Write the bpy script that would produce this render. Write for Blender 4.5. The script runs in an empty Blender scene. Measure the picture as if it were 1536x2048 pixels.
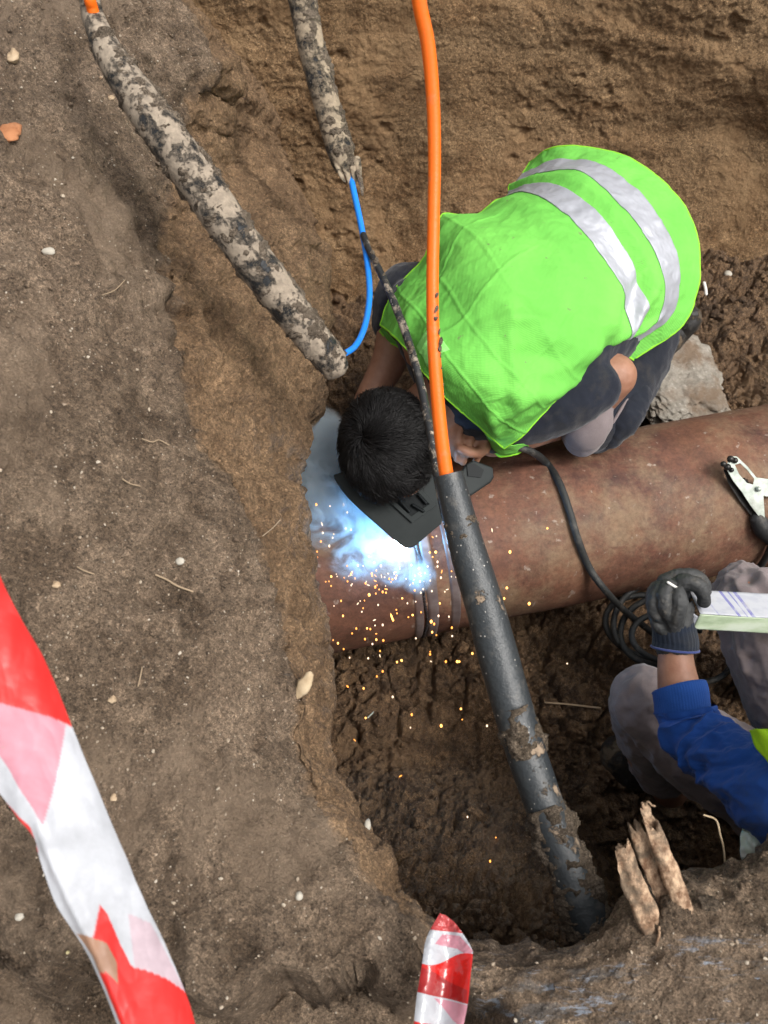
import bpy, bmesh, math, random
import numpy as np
from mathutils import Vector, Matrix
rnd = random.Random(7)
rng = np.random.default_rng(7)
scene = bpy.context.scene
COL = scene.collection

# ------------------------------------------------------------------ camera
CAM_H = 2.0
PITCH = 58.0            # degrees below the horizon
VFOV = 64.0
cam_data = bpy.data.cameras.new("camera")
cam = bpy.data.objects.new("camera", cam_data)
COL.objects.link(cam)
cam.location = (0, 0, CAM_H)
cam.rotation_euler = (math.radians(90 - PITCH), 0, 0)
cam_data.sensor_fit = 'VERTICAL'
cam_data.sensor_height = 24
cam_data.lens = 12 / math.tan(math.radians(VFOV / 2))
cam_data.clip_start = 0.05
cam_data.clip_end = 200
cam_data.dof.use_dof = True
cam_data.dof.focus_distance = 1.55
cam_data.dof.aperture_fstop = 5.0
scene.camera = cam

# ------------------------------------------------------------------ world, sun, exposure
world = bpy.data.worlds.new("World")
scene.world = world
world.use_nodes = True
SUN_EL, SUN_ROT = 58.0, 118.0      # sun high to the right of the photographer, veiled by thin cloud
def build_world():
    nt = world.node_tree
    nt.nodes.clear()
    out = nt.nodes.new('ShaderNodeOutputWorld')
    bg = nt.nodes.new('ShaderNodeBackground')
    sky = nt.nodes.new('ShaderNodeTexSky')
    sky.sky_type = 'NISHITA'
    sky.sun_disc = False
    sky.sun_elevation = math.radians(SUN_EL)
    sky.sun_rotation = math.radians(SUN_ROT)
    sky.dust_density = 6
    sky.air_density = 1.2
    hsv = nt.nodes.new('ShaderNodeHueSaturation')     # veil of cloud: the blue of the clear sky greys out
    hsv.inputs['Saturation'].default_value = 0.16
    bg.inputs['Strength'].default_value = 0.15
    nt.links.new(sky.outputs[0], hsv.inputs['Color'])
    nt.links.new(hsv.outputs[0], bg.inputs[0])
    nt.links.new(bg.outputs[0], out.inputs[0])
build_world()
sd = bpy.data.lights.new("sun", 'SUN')
sd.energy = 1.35
sd.angle = math.radians(20)
sd.color = (1.0, 0.95, 0.88)
sun = bpy.data.objects.new("sun", sd)
COL.objects.link(sun)
_az = math.radians(SUN_ROT)
_sd = Vector((math.sin(_az) * math.cos(math.radians(SUN_EL)), math.cos(_az) * math.cos(math.radians(SUN_EL)), math.sin(math.radians(SUN_EL))))
sun.rotation_euler = _sd.to_track_quat('Z', 'Y').to_euler()
vs = scene.view_settings
vs.view_transform = 'Standard'
vs.look = 'None'
vs.exposure = 0.45
vs.gamma = 1.0
vs.use_curve_mapping = False
scene.render.engine = 'CYCLES'
scene.cycles.use_denoising = True
scene.cycles.max_bounces = 8
scene.cycles.volume_bounces = 2
scene.cycles.volume_step_rate = 1.0
scene.cycles.sample_clamp_indirect = 6.0

# ------------------------------------------------------------------ projection helpers
_f = 1024 / math.tan(math.radians(VFOV / 2))
_cp, _sp = math.cos(math.radians(PITCH)), math.sin(math.radians(PITCH))
def ray(px, py):
    u = (np.asarray(px, float) - 768) / _f
    v = (1024 - np.asarray(py, float)) / _f
    return np.stack([u, _cp + v * _sp, -_sp + v * _cp], -1)
def P(px, py, t):
    """The place seen at photo pixel (px, py), t metres in front of the camera."""
    r = ray(px, py) * np.asarray(t, float)[..., None]
    r[..., 2] += CAM_H
    return r
def PZ(px, py, z):
    """The place seen at photo pixel (px, py) at height z."""
    r = ray(px, py)
    return P(px, py, (z - CAM_H) / r[..., 2])

# ------------------------------------------------------------------ noise
def _h(ix, iy, iz, seed):
    with np.errstate(over='ignore'):
        n = (ix.astype(np.uint32) * np.uint32(374761393) + iy.astype(np.uint32) * np.uint32(668265263)
             + iz.astype(np.uint32) * np.uint32(2147483647 - 1274126177) + np.uint32((seed * 974634777) & 0xffffffff))
        n = (n ^ (n >> np.uint32(13))) * np.uint32(1274126177)
        n = (n ^ (n >> np.uint32(16))) * np.uint32(2246822519)
        return n ^ (n >> np.uint32(15))
_G = np.array([[1,1,0],[-1,1,0],[1,-1,0],[-1,-1,0],[1,0,1],[-1,0,1],[1,0,-1],[-1,0,-1],
               [0,1,1],[0,-1,1],[0,1,-1],[0,-1,-1],[1,1,0],[-1,1,0],[0,-1,1],[0,-1,-1]], float)
def perlin(p, seed=0):
    shp = p.shape[:-1]
    p = p.reshape(-1, 3)
    i = np.floor(p).astype(np.int64); f = p - i
    w = f * f * f * (f * (f * 6 - 15) + 10)
    res = 0
    for dx in (0, 1):
        for dy in (0, 1):
            for dz in (0, 1):
                g = _G[_h(i[:, 0] + dx, i[:, 1] + dy, i[:, 2] + dz, seed) & np.uint32(15)]
                d = g[:, 0] * (f[:, 0] - dx) + g[:, 1] * (f[:, 1] - dy) + g[:, 2] * (f[:, 2] - dz)
                res = res + d * (w[:, 0] if dx else 1 - w[:, 0]) * (w[:, 1] if dy else 1 - w[:, 1]) * (w[:, 2] if dz else 1 - w[:, 2])
    return res.reshape(shp)
def fbm(p, scale, octv=4, seed=0, ridged=False):
    s = 0; a = 1.0; tot = 0
    for k in range(octv):
        n = perlin(p * scale, seed + k * 17)
        if ridged: n = 0.5 - np.abs(n) * 2
        s = s + a * n; tot += a; a *= 0.5; scale *= 2.03
    return s / tot * (1.0 if ridged else 1.6)
def worley(p, scale, seed=0):
    """distance to nearest cell point, second nearest minus nearest, random value of nearest cell"""
    shp = p.shape[:-1]
    p = p.reshape(-1, 3) * scale
    i = np.floor(p).astype(np.int64)
    d1 = np.full(len(p), 9.0); d2 = d1.copy(); val = np.zeros(len(p))
    for dx in (-1, 0, 1):
        for dy in (-1, 0, 1):
            for dz in (-1, 0, 1):
                c = i + (dx, dy, dz)
                h = _h(c[:, 0], c[:, 1], c[:, 2], seed)
                fx = (h & np.uint32(1023)) / 1023.0; fy = ((h >> np.uint32(10)) & np.uint32(1023)) / 1023.0; fz = ((h >> np.uint32(20)) & np.uint32(1023)) / 1023.0
                d = np.sqrt((c[:, 0] + fx - p[:, 0]) ** 2 + (c[:, 1] + fy - p[:, 1]) ** 2 + (c[:, 2] + fz - p[:, 2]) ** 2)
                near = d < d1
                d2 = np.where(near, d1, np.minimum(d2, d))
                val = np.where(near, fx * .5 + fy * .5, val)
                d1 = np.where(near, d, d1)
    return d1.reshape(shp), (d2 - d1).reshape(shp), val.reshape(shp)
def sstep(a, b, x):
    t = np.clip((x - a) / (b - a), 0, 1)
    return t * t * (3 - 2 * t)

# ------------------------------------------------------------------ object helpers
def meta(o, label=None, cat=None, group=None, kind=None):
    if label: o['label'] = label
    if cat: o['category'] = cat
    if group: o['group'] = group
    if kind: o['kind'] = kind
    return o
def empty(name, loc, label, cat, group=None):
    o = bpy.data.objects.new(name, None)
    COL.objects.link(o)
    o.location = tuple(loc)
    o.empty_display_size = .05
    return meta(o, label, cat, group)
def worldloc(o):
    v = Vector((0, 0, 0))
    while o: v = v + o.location; o = o.parent
    return np.array(v)
def raw_mesh(name, V, F, smooth=True):
    V = np.ascontiguousarray(V, dtype=np.float32).reshape(-1, 3)
    me = bpy.data.meshes.new(name)
    if isinstance(F, np.ndarray):
        n, k = F.shape
        me.vertices.add(len(V)); me.vertices.foreach_set('co', V.ravel())
        me.loops.add(n * k); me.loops.foreach_set('vertex_index', F.astype(np.int32).ravel())
        me.polygons.add(n); me.polygons.foreach_set('loop_start', np.arange(0, n * k, k, dtype=np.int32))
        me.update(calc_edges=True)
        me.validate()
    else:
        me.from_pydata(V.tolist(), [], F)
    if len(me.polygons):
        me.polygons.foreach_set('use_smooth', np.full(len(me.polygons), smooth, dtype=bool))
    me.update()
    return me
def obj(name, V, F, mat, parent=None, smooth=True, origin=None, uv=None):
    V = np.asarray(V, float).reshape(-1, 3)
    if parent is not None: org = worldloc(parent)
    elif origin is not None: org = np.asarray(origin, float)
    else: org = np.zeros(3)
    me = raw_mesh(name, V - org, F, smooth)
    if uv is not None:
        l = me.uv_layers.new(name='UVMap')
        vi = np.empty(len(me.loops), np.int32); me.loops.foreach_get('vertex_index', vi)
        l.data.foreach_set('uv', np.asarray(uv, np.float32).reshape(-1, 2)[vi].ravel())
    if mat: me.materials.append(mat)
    o = bpy.data.objects.new(name, me)
    COL.objects.link(o)
    if parent is not None: o.parent = parent
    else: o.location = tuple(org)
    return o
def grid_faces(nu, nv, close_v=False):
    i = np.arange(nu - 1)[:, None]; j = np.arange(nv if close_v else nv - 1)[None, :]
    j2 = (j + 1) % nv
    return np.stack([i * nv + j, (i + 1) * nv + j, (i + 1) * nv + j2, i * nv + j2], -1).reshape(-1, 4)
def grid_normals(V):
    du = np.gradient(V, axis=0); dv = np.gradient(V, axis=1)
    n = np.cross(du, dv)
    return n / np.maximum(np.linalg.norm(n, axis=-1, keepdims=True), 1e-12)
def catmull(pts, n, closed=False):
    """resample control rows [k, m] to n rows, evenly by arc length of the first three columns"""
    pts = np.asarray(pts, float)
    if len(pts) == 2:
        s = np.linspace(0, 1, n)[:, None]
        return pts[0] * (1 - s) + pts[1] * s
    ext = np.vstack([2 * pts[0] - pts[1], pts, 2 * pts[-1] - pts[-2]])
    out = []
    for k in range(len(pts) - 1):
        p0, p1, p2, p3 = ext[k:k + 4]
        t = np.linspace(0, 1, 24, endpoint=False)[:, None]
        out.append(.5 * (2 * p1 + (p2 - p0) * t + (2 * p0 - 5 * p1 + 4 * p2 - p3) * t ** 2 + (3 * p1 - p0 - 3 * p2 + p3) * t ** 3))
    out.append(pts[-1:])
    d = np.vstack(out)
    L = np.r_[0, np.cumsum(np.linalg.norm(np.diff(d[:, :3], axis=0), axis=1))]
    s = np.linspace(0, L[-1], n)
    return np.stack([np.interp(s, L, d[:, k]) for k in range(d.shape[1])], 1)
def frames(C):
    T = np.gradient(C, axis=0); T /= np.maximum(np.linalg.norm(T, axis=1, keepdims=True), 1e-9)
    up = np.array([0, 0, 1.0]) if abs(T[0][2]) < .9 else np.array([0, 1.0, 0])
    N = np.zeros_like(T)
    n = up - T[0] * np.dot(up, T[0]); n /= np.linalg.norm(n)
    for i in range(len(T)):
        n = n - T[i] * np.dot(n, T[i]); n /= np.linalg.norm(n); N[i] = n
    return T, N, np.cross(T, N)
def tube_geo(pts, r, n=40, seg=16, caps=True, disp=None, flat=1.0):
    """pts [k,3]; r scalar or list per control point. Returns V, F (quads; caps rounded)."""
    pts = np.asarray(pts, float); r = np.broadcast_to(np.asarray(r, float), (len(pts),))
    R = catmull(np.c_[pts, r], n)
    C, rr = R[:, :3], R[:, 3]
    if caps:
        T = np.gradient(C, axis=0); T /= np.maximum(np.linalg.norm(T, axis=1, keepdims=True), 1e-9)
        a = np.array([.02, .3, .6, .85])
        s = [C[0] - T[0] * rr[0] * math.cos(x * math.pi / 2) for x in a]; sr = [rr[0] * math.sin(x * math.pi / 2) for x in a]
        e = [C[-1] + T[-1] * rr[-1] * math.cos(x * math.pi / 2) for x in a[::-1]]; er = [rr[-1] * math.sin(x * math.pi / 2) for x in a[::-1]]
        C = np.vstack([s, C, e]); rr = np.r_[sr, rr, er]
    T, N, B = frames(C)
    th = np.linspace(0, 2 * np.pi, seg, endpoint=False)
    V = C[:, None] + rr[:, None, None] * (np.cos(th)[None, :, None] * N[:, None] * flat + np.sin(th)[None, :, None] * B[:, None])
    if disp is not None:
        D = V - C[:, None]; D /= np.maximum(np.linalg.norm(D, axis=-1, keepdims=True), 1e-9)
        L = np.r_[0, np.cumsum(np.linalg.norm(np.diff(C, axis=0), axis=1))]
        V = V + D * disp(V, L[:, None] + 0 * th[None], th[None] + 0 * L[:, None])[..., None]
    F = grid_faces(len(C), seg, True)[:, ::-1]
    V = V.reshape(-1, 3)
    return V, F
def tube(name, pts, r, mat, parent=None, origin=None, n=40, seg=16, **k):
    V, F = tube_geo(pts, r, n, seg, **k)
    return obj(name, V, F, mat, parent, origin=origin)
def join_geo(parts):
    V = []; F = []; o = 0
    for v, f in parts:
        V.append(np.asarray(v).reshape(-1, 3)); F.append(np.asarray(f) + o); o += len(V[-1])
    return np.vstack(V), np.vstack(F)
def sphere_geo(c, r, seg=16, ring=10):
    r = np.broadcast_to(np.asarray(r, float), (3,))
    ph = np.linspace(.03, np.pi - .03, ring)[:, None]; th = np.linspace(0, 2 * np.pi, seg, endpoint=False)[None]
    V = np.stack([np.sin(ph) * np.cos(th), np.sin(ph) * np.sin(th), np.cos(ph) + 0 * th], -1) * r + np.asarray(c)
    return V.reshape(-1, 3), grid_faces(ring, seg, True)
def blob(name, geos, voxel, smooth, mat, parent=None, disp=None, origin=None):
    """one continuous skin over overlapping limbs"""
    V, F = join_geo(geos)
    org = worldloc(parent) if parent is not None else np.asarray(origin if origin is not None else (0, 0, 0), float)
    me = raw_mesh(name, V - org, F)
    o = bpy.data.objects.new(name, me)
    COL.objects.link(o)
    m = o.modifiers.new('Remesh', 'REMESH'); m.mode = 'VOXEL'; m.voxel_size = voxel; m.use_smooth_shade = True
    s = o.modifiers.new('Smooth', 'SMOOTH'); s.factor = .5; s.iterations = smooth
    dg = bpy.context.evaluated_depsgraph_get()
    me2 = bpy.data.meshes.new_from_object(o.evaluated_get(dg))
    o.modifiers.clear()
    o.data = me2; me2.name = name
    bpy.data.meshes.remove(me)
    if disp is not None:
        n = len(me2.vertices)
        co = np.empty(n * 3, np.float32); me2.vertices.foreach_get('co', co); co = co.reshape(-1, 3)
        no = np.empty(n * 3, np.float32); me2.vertices.foreach_get('normal', no); no = no.reshape(-1, 3)
        co = co + no * disp(co + org)[:, None]
        me2.vertices.foreach_set('co', co.astype(np.float32).ravel())
    me2.materials.clear()
    me2.materials.append(mat)
    me2.polygons.foreach_set('use_smooth', np.ones(len(me2.polygons), dtype=bool))
    me2.update()
    if parent is not None: o.parent = parent
    else: o.location = tuple(org)
    return o

# ------------------------------------------------------------------ materials
class NT:
    def __init__(s, name):
        s.m = bpy.data.materials.new(name); s.m.use_nodes = True
        s.t = s.m.node_tree
        s.b = s.t.nodes['Principled BSDF']
        s.co = s.t.nodes.new('ShaderNodeTexCoord').outputs['Object']
    def n(s, kind, **kw):
        x = s.t.nodes.new(kind)
        for k, v in kw.items():
            if k.startswith('i_'): x.inputs[k[2:].replace('_', ' ')].default_value = v
            else: setattr(x, k, v)
        return x
    def link(s, a, b): s.t.links.new(a, b)
    def noise(s, scale, detail=6, rough=.6, co=None, dist=0.0, stretch=None, offset=(0, 0, 0)):
        c = co or s.co
        if stretch or offset != (0, 0, 0):
            mp = s.n('ShaderNodeMapping'); s.link(c, mp.inputs[0])
            mp.inputs['Scale'].default_value = stretch or (1, 1, 1); mp.inputs['Location'].default_value = offset
            c = mp.outputs[0]
        x = s.n('ShaderNodeTexNoise'); s.link(c, x.inputs['Vector'])
        x.inputs['Scale'].default_value = scale; x.inputs['Detail'].default_value = detail
        x.inputs['Roughness'].default_value = rough; x.inputs['Distortion'].default_value = dist
        return x.outputs['Fac']
    def ramp(s, fac, stops):
        x = s.n('ShaderNodeValToRGB'); s.link(fac, x.inputs[0])
        e = x.color_ramp.elements
        while len(e) < len(stops): e.new(.5)
        for k, (p, c) in enumerate(stops):
            e[k].position = p
            e[k].color = (c, c, c, 1) if isinstance(c, (int, float)) else (*c, 1)
        return x.outputs['Color']
    def mix(s, fac, a, b, mode='MIX'):
        x = s.n('ShaderNodeMix', data_type='RGBA', blend_type=mode)
        for inp, v in ((x.inputs[0], fac), (x.inputs[6], a), (x.inputs[7], b)):
            if isinstance(v, (int, float)): inp.default_value = v if inp.type == 'VALUE' else (v, v, v, 1)
            elif isinstance(v, tuple): inp.default_value = (*v, 1)
            else: s.link(v, inp)
        return x.outputs[2]
    def math(s, op, a, b=0.0, clamp=False):
        x = s.n('ShaderNodeMath', operation=op); x.use_clamp = clamp
        for inp, v in ((x.inputs[0], a), (x.inputs[1], b)):
            if isinstance(v, (int, float)): inp.default_value = v
            else: s.link(v, inp)
        return x.outputs[0]
    def bump(s, h, strength=.5, dist=.01, prev=None):
        x = s.n('ShaderNodeBump'); x.inputs['Strength'].default_value = strength; x.inputs['Distance'].default_value = dist
        s.link(h, x.inputs['Height'])
        if prev is not None: s.link(prev, x.inputs['Normal'])
        return x.outputs[0]
    def voro(s, scale, feature='F1', co=None):
        x = s.n('ShaderNodeTexVoronoi', feature=feature); s.link(co or s.co, x.inputs['Vector']); x.inputs['Scale'].default_value = scale
        return x
    def done(s, color=None, rough=None, normal=None, spec=None, metal=None, **kw):
        for key, v in (('Base Color', color), ('Roughness', rough), ('Normal', normal), ('Specular IOR Level', spec), ('Metallic', metal)):
            if v is None: continue
            inp = s.b.inputs[key]
            if isinstance(v, (int, float)): inp.default_value = v
            elif isinstance(v, tuple): inp.default_value = (*v, 1)
            else: s.link(v, inp)
        for k, v in kw.items():
            s.b.inputs[k.replace('_', ' ')].default_value = v
        return s.m

def soil(name, cA, cB, cC, grit=0.5, wet=0.0, scale=1.0, band=None, streak=None, grain=1.0, alt=None, painted_sheen=False):
    """cA dark, cB body, cC pale soil"""
    k = NT(name)
    big = k.noise(3.2 * scale, 5, .6, dist=.4)
    mid = k.noise(17 * scale, 7, .65, dist=.2, offset=(3, 1, 5))
    fine = k.noise(120 * scale, 6, .75)
    gr = k.noise(520, 3, .6)
    col = k.mix(k.ramp(big, [(.36, 0), (.66, 1)]), cA, cB)
    col = k.mix(k.ramp(mid, [(.44, 0), (.68, .85)]), col, cC)
    if band:    # strata
        bn = k.noise(band[0], 4, .6, stretch=(.35, .6, 1.0), dist=.6)
        col = k.mix(k.ramp(bn, [(.42, 0), (.6, .75)]), col, band[1])
    if streak:
        sn = k.noise(streak[0], 5, .65, stretch=streak[1])
        col = k.mix(k.ramp(sn, [(.45, 0), (.7, .5)]), col, streak[2])
    sh = k.ramp(fine, [(.30, .50), (.5, 1.0), (.70, 1.4)])
    col = k.mix(1.0, col, sh, 'MULTIPLY')
    col = k.mix(1.0, col, k.ramp(gr, [(.3, .62), (.7, 1.35)]), 'MULTIPLY')
    if grit > 0:
        v = k.voro(210)
        sp = k.ramp(v.outputs['Distance'], [(.10, 1), (.2, 0)])
        sel = k.ramp(k.noise(160, 1, .5, offset=(7, 7, 1)), [(.60, 0), (.66, 1)])
        col = k.mix(k.math('MULTIPLY', k.math('MULTIPLY', sp, sel), grit, True), col, (.36, .29, .21))
    v1 = k.voro(250); v2 = k.voro(520)
    def cellv(v, stops):
        q = k.n('ShaderNodeSeparateColor'); k.link(v.outputs['Color'], q.inputs[0])
        return k.ramp(q.outputs[0], stops), q.outputs[1]
    g1, r1 = cellv(v1, [(0, .76), (.5, .97), (.85, 1.10), (1, 1.35)])
    g2, r2 = cellv(v2, [(0, .75), (1, 1.28)])
    col = k.mix(1.0, col, g1, 'MULTIPLY'); col = k.mix(1.0, col, g2, 'MULTIPLY')
    dk = k.math('MULTIPLY', k.math('GREATER_THAN', r1, .96), k.ramp(v1.outputs['Distance'], [(.25, 1), (.5, 0)]))
    col = k.mix(k.math('MULTIPLY', dk, .7), col, (.03, .022, .016))
    lt = k.math('MULTIPLY', k.math('LESS_THAN', r1, .035), k.ramp(v1.outputs['Distance'], [(.2, 1), (.4, 0)]))
    col = k.mix(k.math('MULTIPLY', lt, grit, True), col, (.62, .52, .40))
    sm = k.ramp(k.noise(5.5, 5, .62, stretch=(1.0, .55, .8), dist=.5, offset=(11, 3, 2)), [(.52, 0), (.60, .7)])
    smc = k.mix(k.ramp(k.noise(14, 4, .6, stretch=(1.6, .5, 1), offset=(1, 9, 2)), [(.35, 0), (.65, 1)]), tuple(x * .72 for x in cB), tuple(x * .68 for x in cC))
    col = k.mix(sm, col, smc)
    if alt:
        at = k.n('ShaderNodeAttribute', attribute_name='subsoil')
        f1 = k.ramp(k.math('ADD', at.outputs['Fac'], k.math('MULTIPLY', k.math('SUBTRACT', mid, .5), .9)), [(.35, 0), (.55, .92)]); f2 = 0.0
        ac = k.mix(k.ramp(mid, [(.3, 0), (.7, 1)]), alt[0], alt[1])
        ac = k.mix(1.0, ac, sh, 'MULTIPLY'); ac = k.mix(1.0, ac, g1, 'MULTIPLY'); ac = k.mix(1.0, ac, g2, 'MULTIPLY')
        col = k.mix(k.math('MAXIMUM', f1, f2), col, ac)
    h = k.math('ADD', k.math('MULTIPLY', fine, 1.0), k.math('MULTIPLY', k.noise(45 * scale, 6, .7), 1.6))
    hs = k.math('MULTIPLY', h, k.math('SUBTRACT', 1.0, k.math('MULTIPLY', sm, .75)))
    b = k.bump(hs, 1.0 * grain, .015)
    b = k.bump(gr, .6 * grain, .004, b)
    b = k.bump(v1.outputs['Distance'], .4 * grain, .004, b)
    rough = k.ramp(k.noise(6, 5, .6, offset=(9, 2, 4)), [(.40, .95 - .45 * wet), (.62, .95)])
    if painted_sheen:      # wet scraped clay smeared on the near bank; its bluish-white sheen is painted as colour
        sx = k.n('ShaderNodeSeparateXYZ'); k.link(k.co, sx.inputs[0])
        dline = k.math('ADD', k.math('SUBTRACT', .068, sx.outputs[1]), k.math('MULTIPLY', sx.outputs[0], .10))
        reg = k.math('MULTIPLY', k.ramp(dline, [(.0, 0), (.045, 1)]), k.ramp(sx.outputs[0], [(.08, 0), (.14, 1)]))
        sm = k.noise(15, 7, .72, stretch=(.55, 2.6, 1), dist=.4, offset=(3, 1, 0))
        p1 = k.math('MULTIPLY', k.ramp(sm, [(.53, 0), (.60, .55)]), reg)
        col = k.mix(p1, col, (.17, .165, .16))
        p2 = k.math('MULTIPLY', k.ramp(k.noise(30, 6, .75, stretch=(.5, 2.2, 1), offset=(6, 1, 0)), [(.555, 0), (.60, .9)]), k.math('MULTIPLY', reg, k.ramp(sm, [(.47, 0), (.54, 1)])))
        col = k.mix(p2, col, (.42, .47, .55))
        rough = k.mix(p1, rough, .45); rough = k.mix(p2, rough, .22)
    return k.done(col, rough, b, .25 + .35 * wet)
# ================================================================== THE EARTH
M_bank = soil('bank_soil', (.105, .070, .043), (.228, .160, .106), (.36, .262, .178), grit=.9, wet=.35, scale=1.0, painted_sheen=True,
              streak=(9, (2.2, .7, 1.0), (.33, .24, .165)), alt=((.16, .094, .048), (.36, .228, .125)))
M_back = soil('back_wall_soil', (.16, .090, .042), (.335, .198, .098), (.46, .295, .155), grit=.35, wet=.1, scale=1.1,
              band=(6, (.40, .26, .14)))
M_floor = soil('floor_soil', (.10, .058, .030), (.27, .155, .076), (.40, .245, .125), grit=.4, wet=1.0, scale=1.6)

def soil_disp(Pt, amp=1.0, seed=0, clod=1.0, big=1.0, mid=1.0):
    d = .026 * big * fbm(Pt, 2.6, 3, seed)
    d += .013 * amp * mid * fbm(Pt, 8, 4, seed + 5)
    d += .0085 * amp * mid * fbm(Pt, 26, 3, seed + 9, ridged=True)
    d += .0030 * amp * fbm(Pt, 85, 3, seed + 13, ridged=True)
    pit = fbm(Pt * np.array([1, 1, 1.5]), 13, 3, seed + 21)
    d -= .045 * amp * mid * np.maximum(pit - .30, 0)
    if clod > 0:
        w, e, v = worley(Pt + .012 * perlin(Pt * 30, 3)[..., None], 24, seed)
        d += clod * .011 * mid * (v - .35) * sstep(0, .35, e)
        w, e, v = worley(Pt, 60, seed + 2)
        d += clod * .0045 * (v - .3) * sstep(0, .4, e)
        d += clod * .0018 * perlin(Pt * 190, seed + 3)
        d += .0022 * clod * perlin(Pt * 100, seed + 4)
    return d

# ---- bank: near bank, left bank and the shoulder that runs into the back wall, one sheet swept along the rim
# columns: rim px, py, rim height | silhouette px, py, height
def _rim(px, py, z, spx, spy, sz):
    a = PZ(px, py, z); b = PZ(spx, spy, sz)
    return np.r_[a, b]
RIM = [
    np.r_[3.2, .30, .86, 3.2, .33, .78],
    np.r_[1.4, .26, .86, 1.4, .30, .78],
    np.r_[.75, .215, .87, .76, .25, .80],
    _rim(1520, 1745, .87, 1536, 1712, .80),
    _rim(1370, 1790, .87, 1372, 1754, .80),
    _rim(1250, 1850, .86, 1250, 1815, .78),
    _rim(1110, 1915, .85, 1110, 1882, .76),
    _rim(960, 1925, .85, 968, 1895, .76),
    _rim(842, 1884, .85, 858, 1852, .74),
    _rim(722, 1772, .85, 756, 1742, .72),
    _rim(636, 1590, .85, 680, 1570, .70),
    _rim(608, 1425, .86, 646, 1405, .70),
    _rim(582, 1280, .89, 650, 1290, .69),
    _rim(522, 1130, .92, 622, 1120, .68),
    _rim(455, 990, .96, 600, 980, .68),
    _rim(385, 850, .99, 602, 835, .72),
    _rim(345, 745, 1.02, 643, 735, .76),
    _rim(325, 645, 1.04, 648, 630, .78),
    _rim(320, 540, 1.06, 645, 530, .76),
    _rim(330, 440, 1.08, 632, 450, .60),
    _rim(355, 330, 1.09, 600, 385, .37),
    _rim(385, 200, 1.11, 560, 320, .47),
    _rim(392, 60, 1.14, 500, 200, .62),
    np.r_[-.95, 2.3, 1.3, -.72, 2.42, .85],
]
RIM = np.array(RIM)
def build_bank():
    R = catmull(RIM, 860)
    rim, sil = R[:, :3], R[:, 3:]
    T = np.gradient(rim[:, :2], axis=0); T /= np.linalg.norm(T, axis=1, keepdims=True)
    k = np.hanning(81); k /= k.sum()
    Tp = np.vstack([np.repeat(T[:1], 40, 0), T, np.repeat(T[-1:], 40, 0)])
    T = np.stack([np.convolve(Tp[:, i], k, 'valid') for i in range(2)], 1); T /= np.linalg.norm(T, axis=1, keepdims=True)
    # rim runs right to left, then away from the camera: the bank lies to its left
    outw = np.stack([T[:, 1] * -1, T[:, 0]], 1)
    nf = 0
    # outward distances
    d = np.r_[np.linspace(0, .75, 190), np.geomspace(.76, 6, 22)][::-1]
    rows = []
    s = np.linspace(0, 1, 860)
    x0, y0 = rim[:, 0], rim[:, 1]
    leftness = sstep(.12, -.12, x0)         # 0 on the near bank, 1 on the left bank
    for dd in d:
        x = x0 + outw[:, 0] * dd; y = y0 + outw[:, 1] * dd
        # steep shoulder first, then gentler
        rise_left = .46 * (1 - np.exp(-dd / .55)) + .05 * (1 - np.exp(-dd / .05))
        rise_left = np.where(y0 > .9, rise_left * (1 + .25 * sstep(.9, 1.6, y0)), rise_left)
        rise_near = .05 * (1 - np.exp(-dd / .06)) + .03 * np.minimum(dd, 1)
        z = rim[:, 2] + leftness * rise_left * (.45 + .55 * sstep(.1, .75, y)) + (1 - leftness) * rise_near
        # the lower flat strip along the bottom of the picture, cut a hand deep below the left bank
        z = z - .15 * sstep(.045, .025, y + .014 * np.sin(x * 23) + .012 * np.sin(x * 61)) * sstep(.16, .10, x)
        rows.append(np.stack([x, y, z], 1))
    sil[:, :2] += outw * (.016 * fbm(sil, 11, 4, 501) + .006 * fbm(sil, 45, 3, 502, True))[:, None]
    rim[:, :2] += outw * (.012 * fbm(rim, 14, 3, 503))[:, None]
    inner = sil - rim
    n_in = 170
    for q in np.linspace(0, 1, n_in)[1:]:
        if q < .5:                       # rim to silhouette, rounded over
            a = q / .5
            h = a ** .92; v = a ** 1.15 + .03 * math.sin(a * 2 * math.pi)
            p = rim + np.c_[inner[:, :2] * h[None] if np.ndim(h) else inner[:, :2] * h, inner[:, 2] * v]
        else:                             # down, a little undercut
            a = (q - .5) / .5
            p = sil.copy()
            p[:, :2] += outw * (.085 * np.sin(a * np.pi * .5))[..., None] if np.ndim(a) else outw * (.085 * math.sin(a * math.pi * .5))
            p[:, 2] += (-.16 - sil[:, 2]) * a
        rows.append(p)
    V = np.stack(rows, 1)                 # [s, v, 3]
    N = grid_normals(V)
    if N[400, 50, 2] < 0: N = -N; nf = 1
    dist = np.r_[d, np.zeros(n_in - 1)]
    amp = np.where(dist > 1.2, .2, 1.0)[None]
    calm = .55 + .95 * sstep(-.25, .30, fbm(V, 3.2, 3, 301))
    D = soil_disp(V, 1.0, 11, .95, 1.35, calm) * amp
    D -= .020 * np.maximum(fbm(V * np.array([1.7, 1, 1]), 10, 4, 303, True) - .22, 0) * amp * leftness[:, None]
    # drag marks of the digger on the left bank
    g = V @ np.array([[.86, .3, -.2], [-.45, .8, .2], [.25, .1, .95]])
    D += .0055 * fbm(g * np.array([1, .22, 1]), 24, 3, 77, True) * leftness[:, None] * amp
    sm_ = sstep(.10, .05, V[..., 1] - .10 * V[..., 0]) * sstep(.08, .16, V[..., 0])
    D = D * (1 - .5 * sm_) + sm_ * .007 * fbm(V * np.array([.35, 1.8, 1]), 22, 4, 88, True)
    bnd = np.exp(-((V[..., 1] - .075) / .035) ** 2) * sstep(.15, .05, V[..., 0])
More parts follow.
